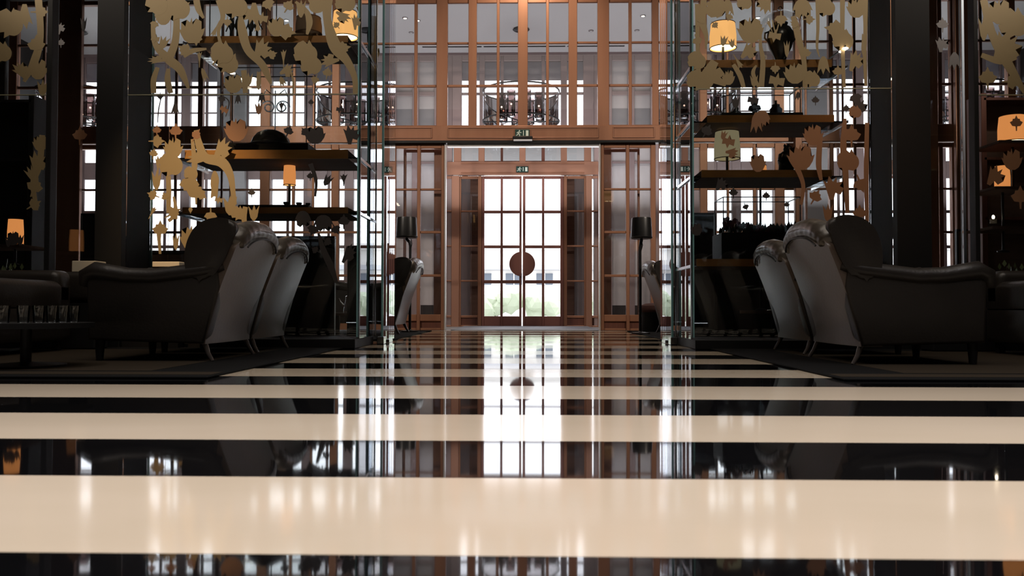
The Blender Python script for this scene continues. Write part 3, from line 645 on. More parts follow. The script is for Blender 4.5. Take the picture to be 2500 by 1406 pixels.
for q in [('star', 1778, 346, 34, 0, 1), ('ear', 1786, 372, 30, 90, 1), ('tulip', 1766, 330, 22, 20, 1)]:
    leaf(loR, q[0], q[1], q[2], q[3], q[4], BROWNF, YF, q[5])
for q in [('maple', 2088, 240, 42, 160, 1), ('ear', 2095, 260, 40, 20, 1), ('maple', 1990, 245, 26, 0, 1), ('tulip', 1948, 235, 20, 180, 1), ('maple', 2065, 265, 24, 0, 1), ('star', 1838, 245, 30, 0, 1), ('tulip', 1795, 250, 30, 0, 1),
          ('ear', 1758, 450, 34, 30, 1), ('maple', 1790, 470, 30, 0, 1), ('maple', 1870, 478, 26, 0, 1), ('maple', 1820, 505, 22, 160, 1), ('maple', 1920, 500, 20, 0, 1), ('lotus', 1700, 560, 30, 0, 1), ('maple', 1725, 320, 40, 30, 1)]:
    leaf(loR, q[0], q[1], q[2], q[3], q[4], DARKF, YF, q[5])

# ---- rear sheets, return panels
for s, px, nm in ((-1, 932, 'left'), (1, 1643, 'right')):
    xe = X(px, YB); xi = (CXL+.01 if s < 0 else CXR-.01)
    t, (lo, up) = sheet('glass_screen', 'rear glass sheet behind the %s display cabinet' % nm, 'glass screen', min(xe, xi), max(xe, xi), YB, [(.04, 2.5), (2.508, 4.9)])
    ed = MB().box(min(xe, xe-s*.022), max(xe, xe-s*.022), YB-.012, YB+.012, .04, 4.9, .003).build('edge_strip', GEDGE, t)
    MB().box(xe-.035, xe+.035, YB-.05, YB+.09, 0, .075, .006).build('floor_clamp', CHROME, t)
    L = [('maple', 905, 62, 44, 0, 1), ('ear', 915, 130, 40, 0, .6), ('maple', 895, 175, 36, 160, 1), ('lotus', 890, 20, 40, 0, 1)] if s < 0 else [('pom', 1672, 22, 40, 0, 1), ('maple', 1668, 62, 36, 0, 1), ('ear', 1664, 130, 44, 0, .7), ('maple', 1672, 180, 40, 30, 1)]
    for q in L: leaf(up, q[0], q[1], q[2], q[3], q[4], G, YB, q[5])
    ST = [[(888, 0, 12), (886, 100, 14), (890, 200, 16), (886, 231, 10)], [(912, 40, 12), (916, 120, 12), (912, 231, 14)]] if s < 0 else [[(1657, 0, 12), (1656, 100, 14), (1658, 205, 12)], [(1682, 20, 8), (1678, 120, 10), (1680, 205, 14)]]
    for q in ST: stem(up, q, G, YB)
    for q in ([('maple', 900, 262, 26, 0, 1), ('ear', 905, 330, 36, 0, .6), ('maple', 890, 300, 30, 120, 1)] if s < 0 else [('maple', 1660, 250, 30, 0, 1), ('ear', 1668, 300, 34, 0, .6)]): leaf(lo, q[0], q[1], q[2], q[3], q[4], DARKF, YB, q[5])
    # return panel along the aisle
    p = MB().box(xe-.005, xe+.005, YB+.02, YB+.78, .03, 4.9).build('glass_return', GLASS); tag(p, 'glass return panel lining the aisle behind the %s display cabinet' % nm, 'glass panel')
    p = MB().box(xe-.03, xe+.03, YB+.30, YB+.52, 0, .035, .004).build('floor_bracket', CHROME); tag(p, 'polished metal floor bracket under the %s glass return panel' % nm, 'bracket')

# ------------------------------------------------------------------ display cabinets
def shelf(parent, px0, px1, py0, py1, xs_side):
    """wooden shelf: front edge between py0..py1 at YF+.06"""
    Y = YF+.06; x0, x1 = X(px0, Y, py0), X(px1, Y, py0); z0, z1 = Z(py1, Y, (px0+px1)/2), Z(py0, Y, (px0+px1)/2)
    s = MB().box(x0, x1, Y, Y+.66, z0, z1, .006).build('shelf', WOODU, parent)
    MB().box(x0, x1, Y-.008, Y, z0, z1, .002).build('front_edge', WOODO, s, label='orange wood edging')
    # glass brackets at the ends
    for xe in xs_side:
        MB().box(xe-.006, xe+.006, Y-.03, YB-.02, z0-.012, z0+.012).build('glass_bracket', CHROME, s)
        MB().box(min(xe, x0) if xe < x0 else x1, x0 if xe < x0 else xe, Y, Y+.66, z0, z0+.012).build('glass_shelf', GLASS, s)
    return z1
cabs = {}
for s, nm in ((-1, 'left'), (1, 'right')):
    xo = CXL+.01 if s < 0 else CXR-.01; xi = X(873, YF) if s < 0 else X(1692, YF)
    c = thing('display_cabinet', 'tall glass display cabinet with wooden shelves on the %s of the aisle' % nm, 'display cabinet', ((xo+xi)/2, 7.7, 0)); cabs[s] = c
    MB().box(min(xo, xi)-.0, max(xo, xi)+.0, 7.2, 8.06, 0, .085, .006).build('plinth', BLACK, c)
    for yy in (YF+.03, YB-.03):
        MB().box(xi-.008-s*.012, xi+.008-s*.012, yy-.008, yy+.008, .085, 4.6, .003).build('post', CHROME, c)
    MB().box(xi-.003, xi+.003, YF+.05, YB-.05, .085, 4.6).build('side_pane', GLASS, c)
    xm = X(540, 7.9) if s < 0 else X(2060, 7.9)
    MB().box(xm-.008, xm+.008, 7.9, 7.916, .085, 4.6).build('post', BRONZE_D, c)
cl, cr = cabs[-1], cabs[1]
xsl = [X(873, YF)+.012]; xsr = [X(1692, YF)-.012]
zLA = shelf(cl, 480, 850, 88, 105, xsl+[X(440, YF)]); zLB = shelf(cl, 452, 850, 366, 388, xsl+[X(420, YF)]); zLC = shelf(cl, 446, 850, 506, 521, xsl+[X(420, YF)])
zRA = shelf(cr, 1724, 2030, 146, 165, xsr+[X(2075, YF)]); zRB = shelf(cr, 1726, 2036, 281, 299, xsr+[X(2075, YF)]); zRC = shelf(cr, 1712, 2030, 415, 433, xsr+[X(2060, YF)]); zRD = shelf(cr, 1700, 1960, 632, 650, xsr)
for s, L in ((-1, [(527, 151), (536, 158), (547, 166), (557, 172), (568, 179), (586, 193)]), (1, [(1968, 194), (1995, 173), (2006, 165), (2055, 126), (2064, 118)])):
    for px, py in L:
        z = 2.66; Y = (z-CAMZ)*F/(752-py); p = at(px, py, Y)
        q = MB().ball(p, .019, 1, 0, (1.6, 1, .6)).build('spot_bulb', SPK, cabs[s])
    a, b = (at(L[0][0], L[0][1], (2.66-CAMZ)*F/(752-L[0][1])), at(L[-1][0], L[-1][1], (2.66-CAMZ)*F/(752-L[-1][1])))
    MB().tube([a+Vector((0, 0, .02)), b+Vector((0, 0, .02))], .008, 6).build('light_rail', BLACKM, cabs[s])

# ------------------------------------------------------------------ cabinet contents
def lamp_on(name, lb, px0, px1, py0, py1, Y, zsh, m, lit=True, base=True, taper=.9):
    p = at((px0+px1)/2, (py0+py1)/2, Y); r = (px1-px0)/2*Y/F; z0 = at(p.x*0+(px0+px1)/2, py1, Y).z; z1 = at((px0+px1)/2, py0, Y).z
    t = thing(name, lb, 'lamp', (p.x, Y, zsh))
    MB().lathe([(r, z0), (r*1.0, z0+(z1-z0)*.5), (r*taper, z1)], (p.x, Y, 0), 36, False).build('lamp_shade', m, t, True)
    for z_, r_ in ((z0, r), (z1, r*taper)):
        MB().tube([(p.x+r_*math.cos(a*PI/16), Y+r_*math.sin(a*PI/16), z_) for a in range(33)], .004, 6, False).build('rim', WOODU, t, True)
    if lit: MB().lathe([(r*.93, z0+.012), (r*.93, z0+.016)], (p.x, Y, 0), 24).build('diffuser', BULB, t)
    if base and z0 > zsh+.01:
        MB().lathe([(.055, zsh), (.055, zsh+.012), (.012, zsh+.025), (.012, z0+.02)], (p.x, Y, 0), 18).build('base', BLACKM, t, True)
    return t
lamp_on('table_lamp', 'lit drum table lamp at the right end of the top left shelf', 812, 874, 30, 92, 7.62, zLA, SHADE)
lamp_on('table_lamp', 'lit drum table lamp at the left end of the top right shelf', 1733, 1797, 58, 118, 7.62, zRA, SHADE)
lamp_on('table_lamp', 'unlit brown drum lamp on the top left shelf', 722, 786, 44, 82, 7.66, zLA, SHADEU, False)
lamp_on('table_lamp', 'small glowing lamp below the middle left shelf', 692, 722, 402, 452, 7.7, zLC, SHADEO, True, True)
lamp_on('table_lamp', 'small glowing lamp behind the lower right shelf', 1840, 1872, 404, 456, 8.45, .34, SHADEO)
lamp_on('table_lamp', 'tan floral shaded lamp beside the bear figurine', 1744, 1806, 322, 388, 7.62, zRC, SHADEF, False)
lamp_on('table_lamp', 'glowing orange lamp near the right margin', 2440, 2502, 284, 346, 7.9, 1.5, SHADEO)
lamp_on('table_lamp', 'small orange lantern lower at the right margin', 2430, 2464, 405, 458, 7.9, .9, SHADEO, False)
lamp_on('table_lamp', 'small red-orange lantern low at the left margin', 20, 56, 535, 596, 7.6, .75, SHADEO, False)
def rail_shelf(px0, px1, py, Y, lb):
    p0, p1 = at(px0, py, Y), at(px1, py, Y)
    o = MB().box(p0.x, p1.x, Y-.2, Y+.25, p0.z-.03, p0.z, .005).build('wall_shelf', WOODU); tag(o, lb, 'shelf'); return p0.z
for q in ((2410, 2560, 352, 7.9, 'dark wooden shelf under the orange lamp at the right margin'), (2400, 2560, 462, 7.9, 'dark wooden shelf under the small orange lantern at right'),
          (-40, 80, 600, 7.6, 'dark wooden shelf under the lantern at the left margin')): rail_shelf(*q)
MB_ = MB
def tray(name, lb, px0, px1, py0, py1, Y, z, cat='tray'):
    x0, x1 = X(px0, Y, py0), X(px1, Y, py0); h_ = (py1-py0)*Y/F
    o = MB().box(x0, x1, Y-.12, Y+.2, z, z+h_, .006).build(name, BLACK); tag(o, lb, cat); return z+h_
def case(name, lb, px0, px1, py0, py1, pyb, Y, z, d=.3):
    """glass case: thin black frame and base"""
    x0, x1 = X(px0, Y-.14, py1), X(px1, Y-.14, py1); hb = max((pyb-py1)*Y/F, .02); z1 = Z(py0, Y-.14, (px0+px1)/2); y0, y1 = Y-.14, Y-.14+d
    t = thing(name, lb, 'glass case', ((x0+x1)/2, Y, z))
    MB().box(x0-.02, x1+.02, y0-.02, y1+.02, z, z+hb, .006).build('base', BLACK, t)
    for xx, yy in ((x0, y0), (x1, y0), (x0, y1), (x1, y1)): MB().box(xx-.004, xx+.004, yy-.004, yy+.004, z+hb, z1).build('corner_bar', BLACKM, t)
    for a, b, c_, d_ in ((x0, x1, y0, y0), (x0, x1, y1, y1), (x0, x0, y0, y1), (x1, x1, y0, y1)): MB().box(a-.004, b+.004, c_-.004, d_+.004, z1-.004, z1+.004).build('top_bar', BLACKM, t)
    MB().box(x0+.004, x1-.004, y0-.002, y0+.002, z+hb, z1).build('pane', GLASS, t)
    return z+hb
zc = case('glass_case', 'black framed glass case on the top left shelf', 512, 650, -60, 80, 90, 7.6, zLA)
for i, (px, w_) in enumerate(((565, .016), (580, .012), (612, .016), (628, .013))):
    p = at(px, 40, 7.62)
    t = thing('figurine', 'slim dark figurine in the upper left glass case, %s from the left' % ('first', 'second', 'third', 'last')[i], 'figurine', (p.x, 7.62, zc), 'figurines in the upper left glass case')
    MB().lathe([(.035, zc), (.035, zc+.01), (w_, zc+.02), (w_*.8, zc+.11), (w_*1.8, zc+.15), (w_*1.6, zc+.2), (w_*.6, zc+.23)], (p.x, 7.62, 0), 12).build('body', VASE, t, True)
    MB().ball((p.x, 7.62, zc+.245), w_*1.1, 1).build('head', VASE, t, True)
    MB().tube([(p.x-.05, 7.62, zc+.10), (p.x-w_, 7.62, zc+.19), (p.x+w_, 7.62, zc+.19), (p.x+.05, 7.62, zc+.12)], .006, 6).build('arm', VASE, t, True)
zc = case('glass_case', 'tall black framed glass case above the helmet', 538, 748, 165, 346, 368, 7.6, zLB)
p = at(660, 345, 7.62)
t = thing('helmet', 'dark domed helmet in the middle left glass case', 'helmet', (p.x, 7.62, zc))
MB().lathe([(.19, zc), (.185, zc+.03), (.165, zc+.08), (.13, zc+.125), (.07, zc+.155), (.001, zc+.165)], (p.x, 7.64, 0), 32).build('dome', VASE, t, True)
MB().lathe([(.17, zc), (.21, zc+.004), (.215, zc+.014), (.185, zc+.03)], (p.x, 7.64, 0), 32).build('brim', BLACKM, t, True)
# curled wire ornament
p = at(672, 262, 7.7)
t = thing('wire_ornament', 'curled silver wire ornament above the helmet', 'ornament', (p.x, 7.7, zc))
for sgn in (-1, 1):
    pts = [(p.x+sgn*(.015+.075*math.cos(a)*math.exp(-a*.12)+.05), 7.7, p.z+.07*math.sin(a)*math.exp(-a*.12)) for a in [i*.35 for i in range(26)]]
    MB().tube(pts, .007, 6).build('curl', CHROME, t, True)
    MB().tube([(p.x+sgn*.03, 7.7, p.z+.12), (p.x+sgn*.09, 7.7, p.z+.17), (p.x+sgn*.12, 7.7, p.z+.1)], .006, 6).build('curl', CHROME, t, True)
MB().tube([(p.x, 7.7, zc+.16), (p.x, 7.7, p.z+.16)], .006, 6).build('stem', CHROME, t, True)
zt = tray('tray', 'black tray on the lower left shelf', 592, 760, 494, 505, 7.6, zLC)
p = at(785, 500, 7.6)
for i, (px, r_) in enumerate(((700, .03), (730, .026), (752, .022))):
    p = at(px, 495, 7.6)
    t = thing('bowl', 'small dark bowl on the lower left black tray, %s of three' % ('left', 'middle', 'right')[i], 'bowl', (p.x, 7.6, zt), 'bowls on the lower left tray')
    MB().lathe([(r_*.5, zt), (r_, zt+r_*.8), (r_*1.1, zt+r_*1.3), (r_*.9, zt+r_*1.3), (r_*.4, zt+r_*.3)], (p.x, 7.6, 0), 18).build('body', VASE, t, True)
# books under the unlit lamp are part of a small pile
for i in range(3):
    p = at(756, 60, 7.66); o = MB().box(p.x-.16+.01*i, p.x+.15-.015*i, 7.45, 7.66-.07, zLA+.022*i, zLA+.022*(i+1)-.001, .003).build('book', [mat('book_tan', (.20, .13, .07), .6), mat('book_dark', (.04, .03, .025), .6)][i % 2])
    tag(o, '%s flat book in front of the unlit brown lamp on the top left shelf' % ('bottom', 'middle', 'top')[i], 'book', 'books on the top left shelf')
# right shelves
p = at(1905, 90, 7.62); z = zRA
t = thing('vase', 'large dark amphora vase under a glass dome on the top right shelf', 'vase', (p.x, 7.62, z))
MB().lathe([(.16, z), (.165, z+.03), (.13, z+.045)], (p.x, 7.62, 0), 28).build('stand', BLACK, t, True)
MB().lathe([(.055, z+.045), (.045, z+.07), (.06, z+.11), (.10, z+.19), (.122, z+.27), (.12, z+.33), (.09, z+.38), (.06, z+.40), (.07, z+.425), (.001, z+.43)], (p.x, 7.62, 0), 32).build('body', VASE, t, True)
for sgn in (-1, 1): MB().tube([(p.x+sgn*.11, 7.62, z+.25), (p.x+sgn*.145, 7.62, z+.29), (p.x+sgn*.14, 7.62, z+.335), (p.x+sgn*.10, 7.62, z+.35)], .009, 8).build('handle', VASE, t, True)
d_ = thing('glass_dome', 'clear glass dome covering the dark amphora vase', 'glass dome', (p.x, 7.62, z))
MB().lathe([(.195, z+.002), (.195, z+.36), (.18, z+.44), (.13, z+.51), (.06, z+.54), (.001, z+.545)], (p.x, 7.62, 0), 40, False).build('shell', glass_mat('thin_dome_glass', (.99, .99, .99), .35), d_, True)
MB().ball((p.x, 7.62, z+.565), .022, 2).build('knob', GLASS, d_, True)
zt = case('glass_case', 'low black based glass case on the second right shelf', 1766, 1954, 212, 268, 281, 7.6, zRB)
def fig(px, kind, lb):
    p = at(px, 250, 7.62)
    t = thing({'b': 'bust', 'j': 'jar', 'f': 'figurine'}[kind], lb, {'b': 'bust', 'j': 'jar', 'f': 'figurine'}[kind], (p.x, 7.62, zt))
    x_ = p.x
    if kind == 'j':
        MB().lathe([(.045, zt), (.055, zt+.03), (.058, zt+.07), (.04, zt+.09), (.03, zt+.10)], (x_, 7.62, 0), 20).build('body', VASE, t, True)
        MB().lathe([(.036, zt+.10), (.036, zt+.112), (.012, zt+.12), (.01, zt+.14), (.014, zt+.15), (.001, zt+.156)], (x_, 7.62, 0), 16).build('lid', VASE, t, True)
    elif kind == 'b':
        MB().lathe([(.04, zt), (.04, zt+.015), (.02, zt+.03), (.022, zt+.05), (.06, zt+.07), (.05, zt+.1), (.02, zt+.11)], (x_, 7.62, 0), 16).build('body', VASE, t, True)
        MB().ball((x_, 7.62, zt+.135), .034, 2, .12).build('head', VASE, t, True)
    else:
        MB().ball((x_, 7.62, zt+.03), .05, 2, .1, (1.2, .8, .6)).build('body', VASE, t, True)
        MB().tube([(x_, 7.62, zt+.03), (x_+.012, 7.62, zt+.08), (x_+.002, 7.62, zt+.13)], [.03, .02, .008], 8).build('neck', VASE, t, True)
        MB().ball((x_+.004, 7.62, zt+.135), .016, 1).build('head', VASE, t, True)
fig(1795, 'f', 'small dark seated figurine at the left of the low right glass case'); fig(1842, 'b', 'small dark bust in the low glass case on the second right shelf'); fig(1894, 'j', 'dark lidded jar in the low glass case on the second right shelf')
# bear figurine
p = at(1920, 380, 7.62); z = zRC; bx = p.x
b = MB()
b.ball((bx-.01, 7.62, z+.135), .075, 3, 0, (.95, .8, 1.2)); b.ball((bx+.01, 7.62, z+.075), .07, 2, 0, (.9, .8, .9))
b.tube([(bx-.035, 7.6, z+.09), (bx-.05, 7.6, z+.04), (bx-.048, 7.59, z+.0)], [.045, .032, .034], 10); b.tube([(bx+.035, 7.64, z+.09), (bx+.04, 7.64, z+.04), (bx+.042, 7.63, z+.0)], [.045, .032, .034], 10)
b.ball((bx+.012, 7.61, z+.235), .045, 2, 0, (1, .9, .95)); b.ball((bx+.05, 7.60, z+.225), .022, 2, 0, (1.4, .9, .8))
b.ball((bx-.012, 7.63, z+.275), .014, 1); b.ball((bx+.022, 7.63, z+.278), .014, 1)
b.tube([(bx+.03, 7.6, z+.19), (bx+.08, 7.59, z+.185), (bx+.125, 7.585, z+.20)], [.032, .024, .02], 10); b.tube([(bx-.05, 7.6, z+.18), (bx-.07, 7.58, z+.13), (bx-.04, 7.56, z+.10)], [.03, .024, .02], 10)
o = b.build('bear_figurine', mat('dark_bronze', (.022, .022, .024), .35, .3), None, True); tag(o, 'dark standing bear figurine with one arm outstretched on the third right shelf', 'figurine')
# flower case
z0 = Z(640, 7.6, 1860)
zt = case('glass_case', 'black framed glass case of dark red flowers behind the right armchair', 1766, 1954, 481, 575, 640, 7.6, zRD, .34)
bxs = [X(1768, 7.46, 560), X(1952, 7.46, 560)]
fl_ = thing('flower_bed', 'dense mass of dark red flowers and leaves in the right glass case', 'flowers', (sum(bxs)/2, 7.62, zt))
zf = Z(545, 7.6, 1860)
b = MB()
for i in range(90):
    xx = random.uniform(bxs[0]+.03, bxs[1]-.03); b.ball((xx, random.uniform(7.5, 7.76), zf-.03+random.uniform(-.035, .03)+.05*math.cos((xx-bxs[0])*7)), random.uniform(.016, .03), 1, .25)
b.build('blossoms', FLOWER, fl_, kind='stuff')
b = MB()
for i in range(160):
    xx, yy, zz = random.uniform(bxs[0]+.02, bxs[1]-.02), random.uniform(7.48, 7.78), random.uniform(zt, zf-.02); a = random.uniform(0, 6.3)
    v = [b.bm.verts.new((xx+dx*math.cos(a), yy+dx*math.sin(a), zz+dz)) for dx, dz in ((0, -.03), (.02, 0), (0, .04), (-.02, 0))]; b.bm.faces.new(v)
b.build('leaves', GREEN, fl_, kind='stuff')
# cream ledge strips beyond the armchairs
for a, b_, y0, y1, lb, Y in ((178, 236, 637, 664, 'cream ledge left of the left black column', 7.0), (374, 440, 639, 652, 'cream ledge just right of the left black column', 7.0)):
    p0, p1 = at(a, y1, Y), at(b_, y0, Y)
    t = thing('side_table', lb + ', behind the armchair', 'table', ((p0.x+p1.x)/2, Y, 0))
    MB().box(p0.x, p1.x, Y-.02, Y+.16, p0.z, p1.z, .004).build('top', CREAM, t)
    MB().box(p0.x+.02, p1.x-.02, Y+.02, Y+.12, 0, p0.z, .004).build('pedestal', BLACK, t)

# ------------------------------------------------------------------ far left / right gold screens and posts
for s in (-1, 1):
    nm = 'left' if s < 0 else 'right'
    if s < 0: x0, x1 = X(-140, YF), X(115, YF)
    else: x0, x1 = X(2386, YF), X(2640, YF)
    zz = Z(232, YF, 60 if s < 0 else 2450)
    t, (lo, up) = sheet('glass_screen', 'gold patterned glass screen at the %s margin' % nm, 'glass screen', x0, x1, YF, [(.1, zz-.004), (zz+.004, 4.6)])
    MB().box(x0, x1, YF-.009, YF+.009, zz-.004, zz+.004).build('joint_bar', MATS['olive_joint'], t)
    if s < 0:
        U = [('pom', 30, 60, 70, 0, 1), ('maple', 90, 110, 60, 0, 1), ('ear', 60, 40, 60, 180, 1), ('lotus', 95, 170, 50, 0, 1), ('ear', 52, 175, 50, -40, .8), ('pom', 10, 130, 50, 0, 1), ('maple', 100, 30, 50, 90, 1), ('tulip', 105, 215, 40, 0, 1)]
        Lw = [('maple', 86, 455, 56, 20, 1), ('ear', 90, 400, 60, 0, .8), ('maple', 85, 500, 44, 60, 1), ('lotus', 100, 350, 40, 0, 1), ('tulip', 76, 425, 40, -30, .8)]; Lm = GOLD
        for q in (('lotus', 34, 582, 34), ('tulip', 50, 586, 26), ('tulip', 22, 590, 26)): leaf(lo, q[0], q[1], q[2], q[3], 0, DARKF, YF)
        stem(up, [(95, 0, 18), (100, 90, 16), (85, 150, 20), (60, 200, 8)], G, YF); stem(lo, [(104, 330, 14), (98, 400, 16), (82, 450, 14), (92, 510, 8)], G, YF)
    else:
        U = [('ear', 2450, 115, 80, 30, 1), ('pom', 2480, 60, 70, 0, 1), ('maple', 2410, 190, 60, 0, 1), ('lotus', 2440, 30, 60, 0, 1), ('tulip', 2400, 70, 60, 0, .6), ('maple', 2470, 200, 50, 90, 1)]
        Lw = [('maple', 2480, 300, 40, 0, 1), ('ear', 2425, 430, 50, 30, 1), ('maple', 2490, 480, 60, 0, 1), ('lotus', 2470, 390, 50, 0, 1)]; Lm = BROWNF
        stem(up, [(2400, 0, 18), (2420, 80, 20), (2450, 140, 26), (2485, 200, 16), (2500, 228, 8)], G, YF); stem(up, [(2395, 135, 12), (2440, 150, 16), (2480, 140, 12)], G, YF)
    for q in U: leaf(up, q[0], q[1], q[2], q[3], q[4], G, YF, q[5])
    for q in Lw: leaf(lo, q[0], q[1], q[2], q[3], q[4], Lm, YF, q[5])
    a, b_ = (115, 128) if s < 0 else (2376, 2387)
    o = MB().box(X(a, 7.3), X(b_, 7.3), 7.26, 7.36, 0, 6.6, .004).build('post', BLACK); o.name = 'screen_post'; tag(o, 'slim black post holding the %s margin glass screen' % nm, 'post')
    pxm = 131 if s < 0 else 2352
    o = MB().box(X(pxm, 8.6)-.012, X(pxm, 8.6)+.012, 8.57, 8.63, .03, 5.0).build('glass_fin', mat('pale_blue_glass_edge', (.36, .43, .52), .3)); tag(o, 'upright greenish glass fin beside the %s margin post' % nm, 'glass fin')
    x0, x1 = (X(132, YB), X(236, YB)) if s < 0 else (X(2270, YB), X(2350, YB))
    t2, (lo2, up2) = sheet('glass_screen', 'narrow clear glass sheet outside the %s black column' % nm, 'glass screen', x0, x1, YB, [(.1, 2.5), (2.508, 4.8)])
    for q in ([('ear', 145, 70, 30, 0, 1), ('maple', 150, 105, 26, 0, 1), ('tulip', 205, 60, 36, 0, .6), ('maple', 196, 330, 50, 0, 1)] if s < 0 else [('maple', 2300, 60, 40, 0, 1), ('tulip', 2330, 150, 44, 180, 1), ('ear', 2296, 110, 36, 0, 1)]):
        leaf(up2, q[0], q[1], q[2], q[3], q[4], DARKF if q[2] < 300 else BROWNF, YB, q[5])
# dark joinery behind the far screens
for s in (-1, 1):
    nm = 'left' if s < 0 else 'right'
    a, b_ = (-200, 72) if s < 0 else (2405, 2700)
    t = thing('bookcase', 'dark tall bookcase at the %s margin behind the gold screen' % nm, 'bookcase', (X((a+b_)/2, 9), 9.2, 0))
    x0, x1 = X(a, 9), X(b_, 9); Zt = Z(232 if s < 0 else 236, 9, 60)
    MB().box(x0, x1, 9.3, 9.35, 0, Zt, .004).build('back_panel', WOODU if s > 0 else BLACK, t)
    for xx in (x0, (x0+x1)/2, x1): MB().box(xx-.03, xx+.03, 9, 9.3, 0, Zt, .004).build('side_panel', BLACK if s < 0 else BRONZE_D, t)
    for i in range(5): MB().box(x0, x1, 9, 9.3, .02+i*(Zt-.1)/4, .05+i*(Zt-.1)/4, .003).build('shelf', BLACK if s < 0 else BRONZE_D, t)

# ------------------------------------------------------------------ rugs
def rug(x0, x1, y0, y1, lb, stripes=False):
    t = thing('rug', lb, 'rug', ((x0+x1)/2, (y0+y1)/2, 0))
    MB().box(x0, x1, y0, y1, 0, .012, .004).build('border', RUG, t)
    MB().box(x0+.35 if x0 < 0 else x0+.45, x1-.45 if x0 < 0 else x1-.35, y0+.35, y1-.35, .012, .0132).build('field', RUGB if stripes else RUG, t)
    if stripes:
        a, b_ = (x0, x1-.02) if x0 < 0 else (x0+.02, x1)
        MB().box(a, b_, y0+.10, y0+.28, .012, .0135).build('edge_band', RUGB, t)
rug(-5.6, -1.63, 4.12, 7.14, 'dark bordered rug under the large left armchairs', True)
rug(1.57, 5.6, 4.12, 7.14, 'dark bordered rug under the large right armchairs', True)
rug(-5.6, -1.52, 9.0, 12.8, 'dark rug under the distant left armchair by the doorway')
rug(1.52, 5.6, 9.0, 12.8, 'dark rug under the distant right armchair by the doorway')

# ------------------------------------------------------------------ wing armchairs
def xb(z): return -.27*max(0, (z-.15)/.8)**1.25
def wing_chair(lb):
    t = thing('wing_armchair', lb, 'armchair', group='wing armchairs along the aisle')
    W = .43
    MB().box(.02, .74, -.36, .36, .13, .31, .02, 2).build('seat_frame', LEATHER, t, True)
    MB().box(.08, .78, -.315, .315, .30, .46, .05, 4).build('seat_cushion', LEATHER, t, True)
    for s in (-1, 1):
        b = MB()
        pts = [(.0, .115), (.76, .14), (.775, .56), (.74, .60), (.55, .565), (.35, .56), (.15, .58), (-.08, .66), (-.10, .5)]
        y0, y1 = (W-.12, W-.0) if s > 0 else (-W, -W+.12)
        b.prism(pts, 'y', y0, y1, .02)
        yc = s*(W-.05)
        P = [(-.12, yc, .64), (0, yc, .605), (.15, yc, .585), (.35, yc, .56), (.52, yc, .565), (.64, yc, .585), (.73, yc, .60), (.785, yc, .57), (.80, yc, .50)]
        b.tube(P, [.05, .062, .064, .064, .064, .066, .07, .066, .045], 14)
        b.build('arm', LEATHER, t, True)
        wpts = smooth2([(-.03, .53), (xb(.65)+.03, .65), (xb(.8)+.03, .80), (-.21, .92), (-.12, .968), (-.01, .955), (.07, .90), (.12, .80), (.135, .68), (.115, .58), (.07, .53)], 2)
        y0, y1 = (W-.085, W+.005) if s > 0 else (-W-.005, -W+.085)
        MB().prism(wpts, 'y', y0, y1, .028).build('wing', LEATHER, t, True)
        # legs
        MB().tube([(.04, s*.37, .18), (.01, s*.38, .11), (-.015, s*.39, .05), (-.045, s*.395, .0)], [.026, .020, .015, .012], 10).build('leg', LEGM, t, True, label='glossy curved rear leg')
        MB().tube([(.70, s*.37, .18), (.705, s*.375, .08), (.705, s*.375, .0)], [.032, .028, .022], 10).build('leg', BLACKM, t, True)
    # outer back panel (arched slab)
    b = MB(); nu, nv = 20, 14; F_, B_ = [], []
    def top(v): return .72+.19*max(0.0, 1-(abs(v)/(W+.005))**2.4)**.55
    for i in range(nu+1):
        v = -W+.012+2*(W-.012)*i/nu; fr, bk = [], []
        for j in range(nv+1):
            z = .115+(top(v)-.115)*j/nv; bulge = .018*(1-(v/W)**2)
            bk.append(b.bm.verts.new((xb(z)-bulge-.005, v, z))); fr.append(b.bm.verts.new((xb(z)+.13, v, z)))
        F_.append(fr); B_.append(bk)
    for i in range(nu):
        for j in range(nv):
            b.bm.faces.new((B_[i][j], B_[i+1][j], B_[i+1][j+1], B_[i][j+1])); b.bm.faces.new((F_[i][j], F_[i][j+1], F_[i+1][j+1], F_[i+1][j]))
        b.bm.faces.new((B_[i][0], F_[i][0], F_[i+1][0], B_[i+1][0])); b.bm.faces.new((B_[i][nv], B_[i+1][nv], F_[i+1][nv], F_[i][nv]))
    for j in range(nv):
        b.bm.faces.new((B_[0][j], B_[0][j+1], F_[0][j+1], F_[0][j])); b.bm.faces.new((B_[nu][j], F_[nu][j], F_[nu][j+1], B_[nu][j+1]))
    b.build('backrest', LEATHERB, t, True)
    # gathered crest roll
    P, R = [], []
    N = 90
    for i in range(N+1):
        a = PI*i/N; v = -(W-.075)*math.cos(a); z = .765+.135*math.sin(a)**.8
        P.append((xb(z)+.055, v, z)); R.append((.080+.0008*math.sin(i*.9)+.001*math.sin(i*.37))*(.35+.65*min(1, math.sin(a)*4.0)**.5))
    b = MB(); b.tube(P, R, 14, True); b.build('crest_roll', mat('gathered_leather', (.055, .045, .036), .3, coat=.7, bump=(30, .3)), t, True)
    MB().tube([(p_[0]-.075, p_[1]*.90, p_[2]-.050) for p_ in P[10:-10]], .006, 6).build('piping', BLACKM, t, True)
    MB().box(-.04, .1, -.30, .30, .45, .80, .04, 3).build('inner_cushion', LEATHER, t, True)
    return t
wc = wing_chair('nearest wing armchair on the left of the aisle, arched back turned to us')
def place(o, x, y, s, lb, sc_=1.0, rz=0, zs=.965):
    o.location = (x, y, .0135); o.rotation_euler = (0, 0, (PI if s < 0 else 0)+rz); o.scale = (sc_, sc_, sc_*zs); o['label'] = lb
place(wc, -2.10, 5.68, -1, wc['label'])
place(copy_tree(wc), -2.13, 6.66, -1, 'second wing armchair on the left, behind the nearest left one', .98)
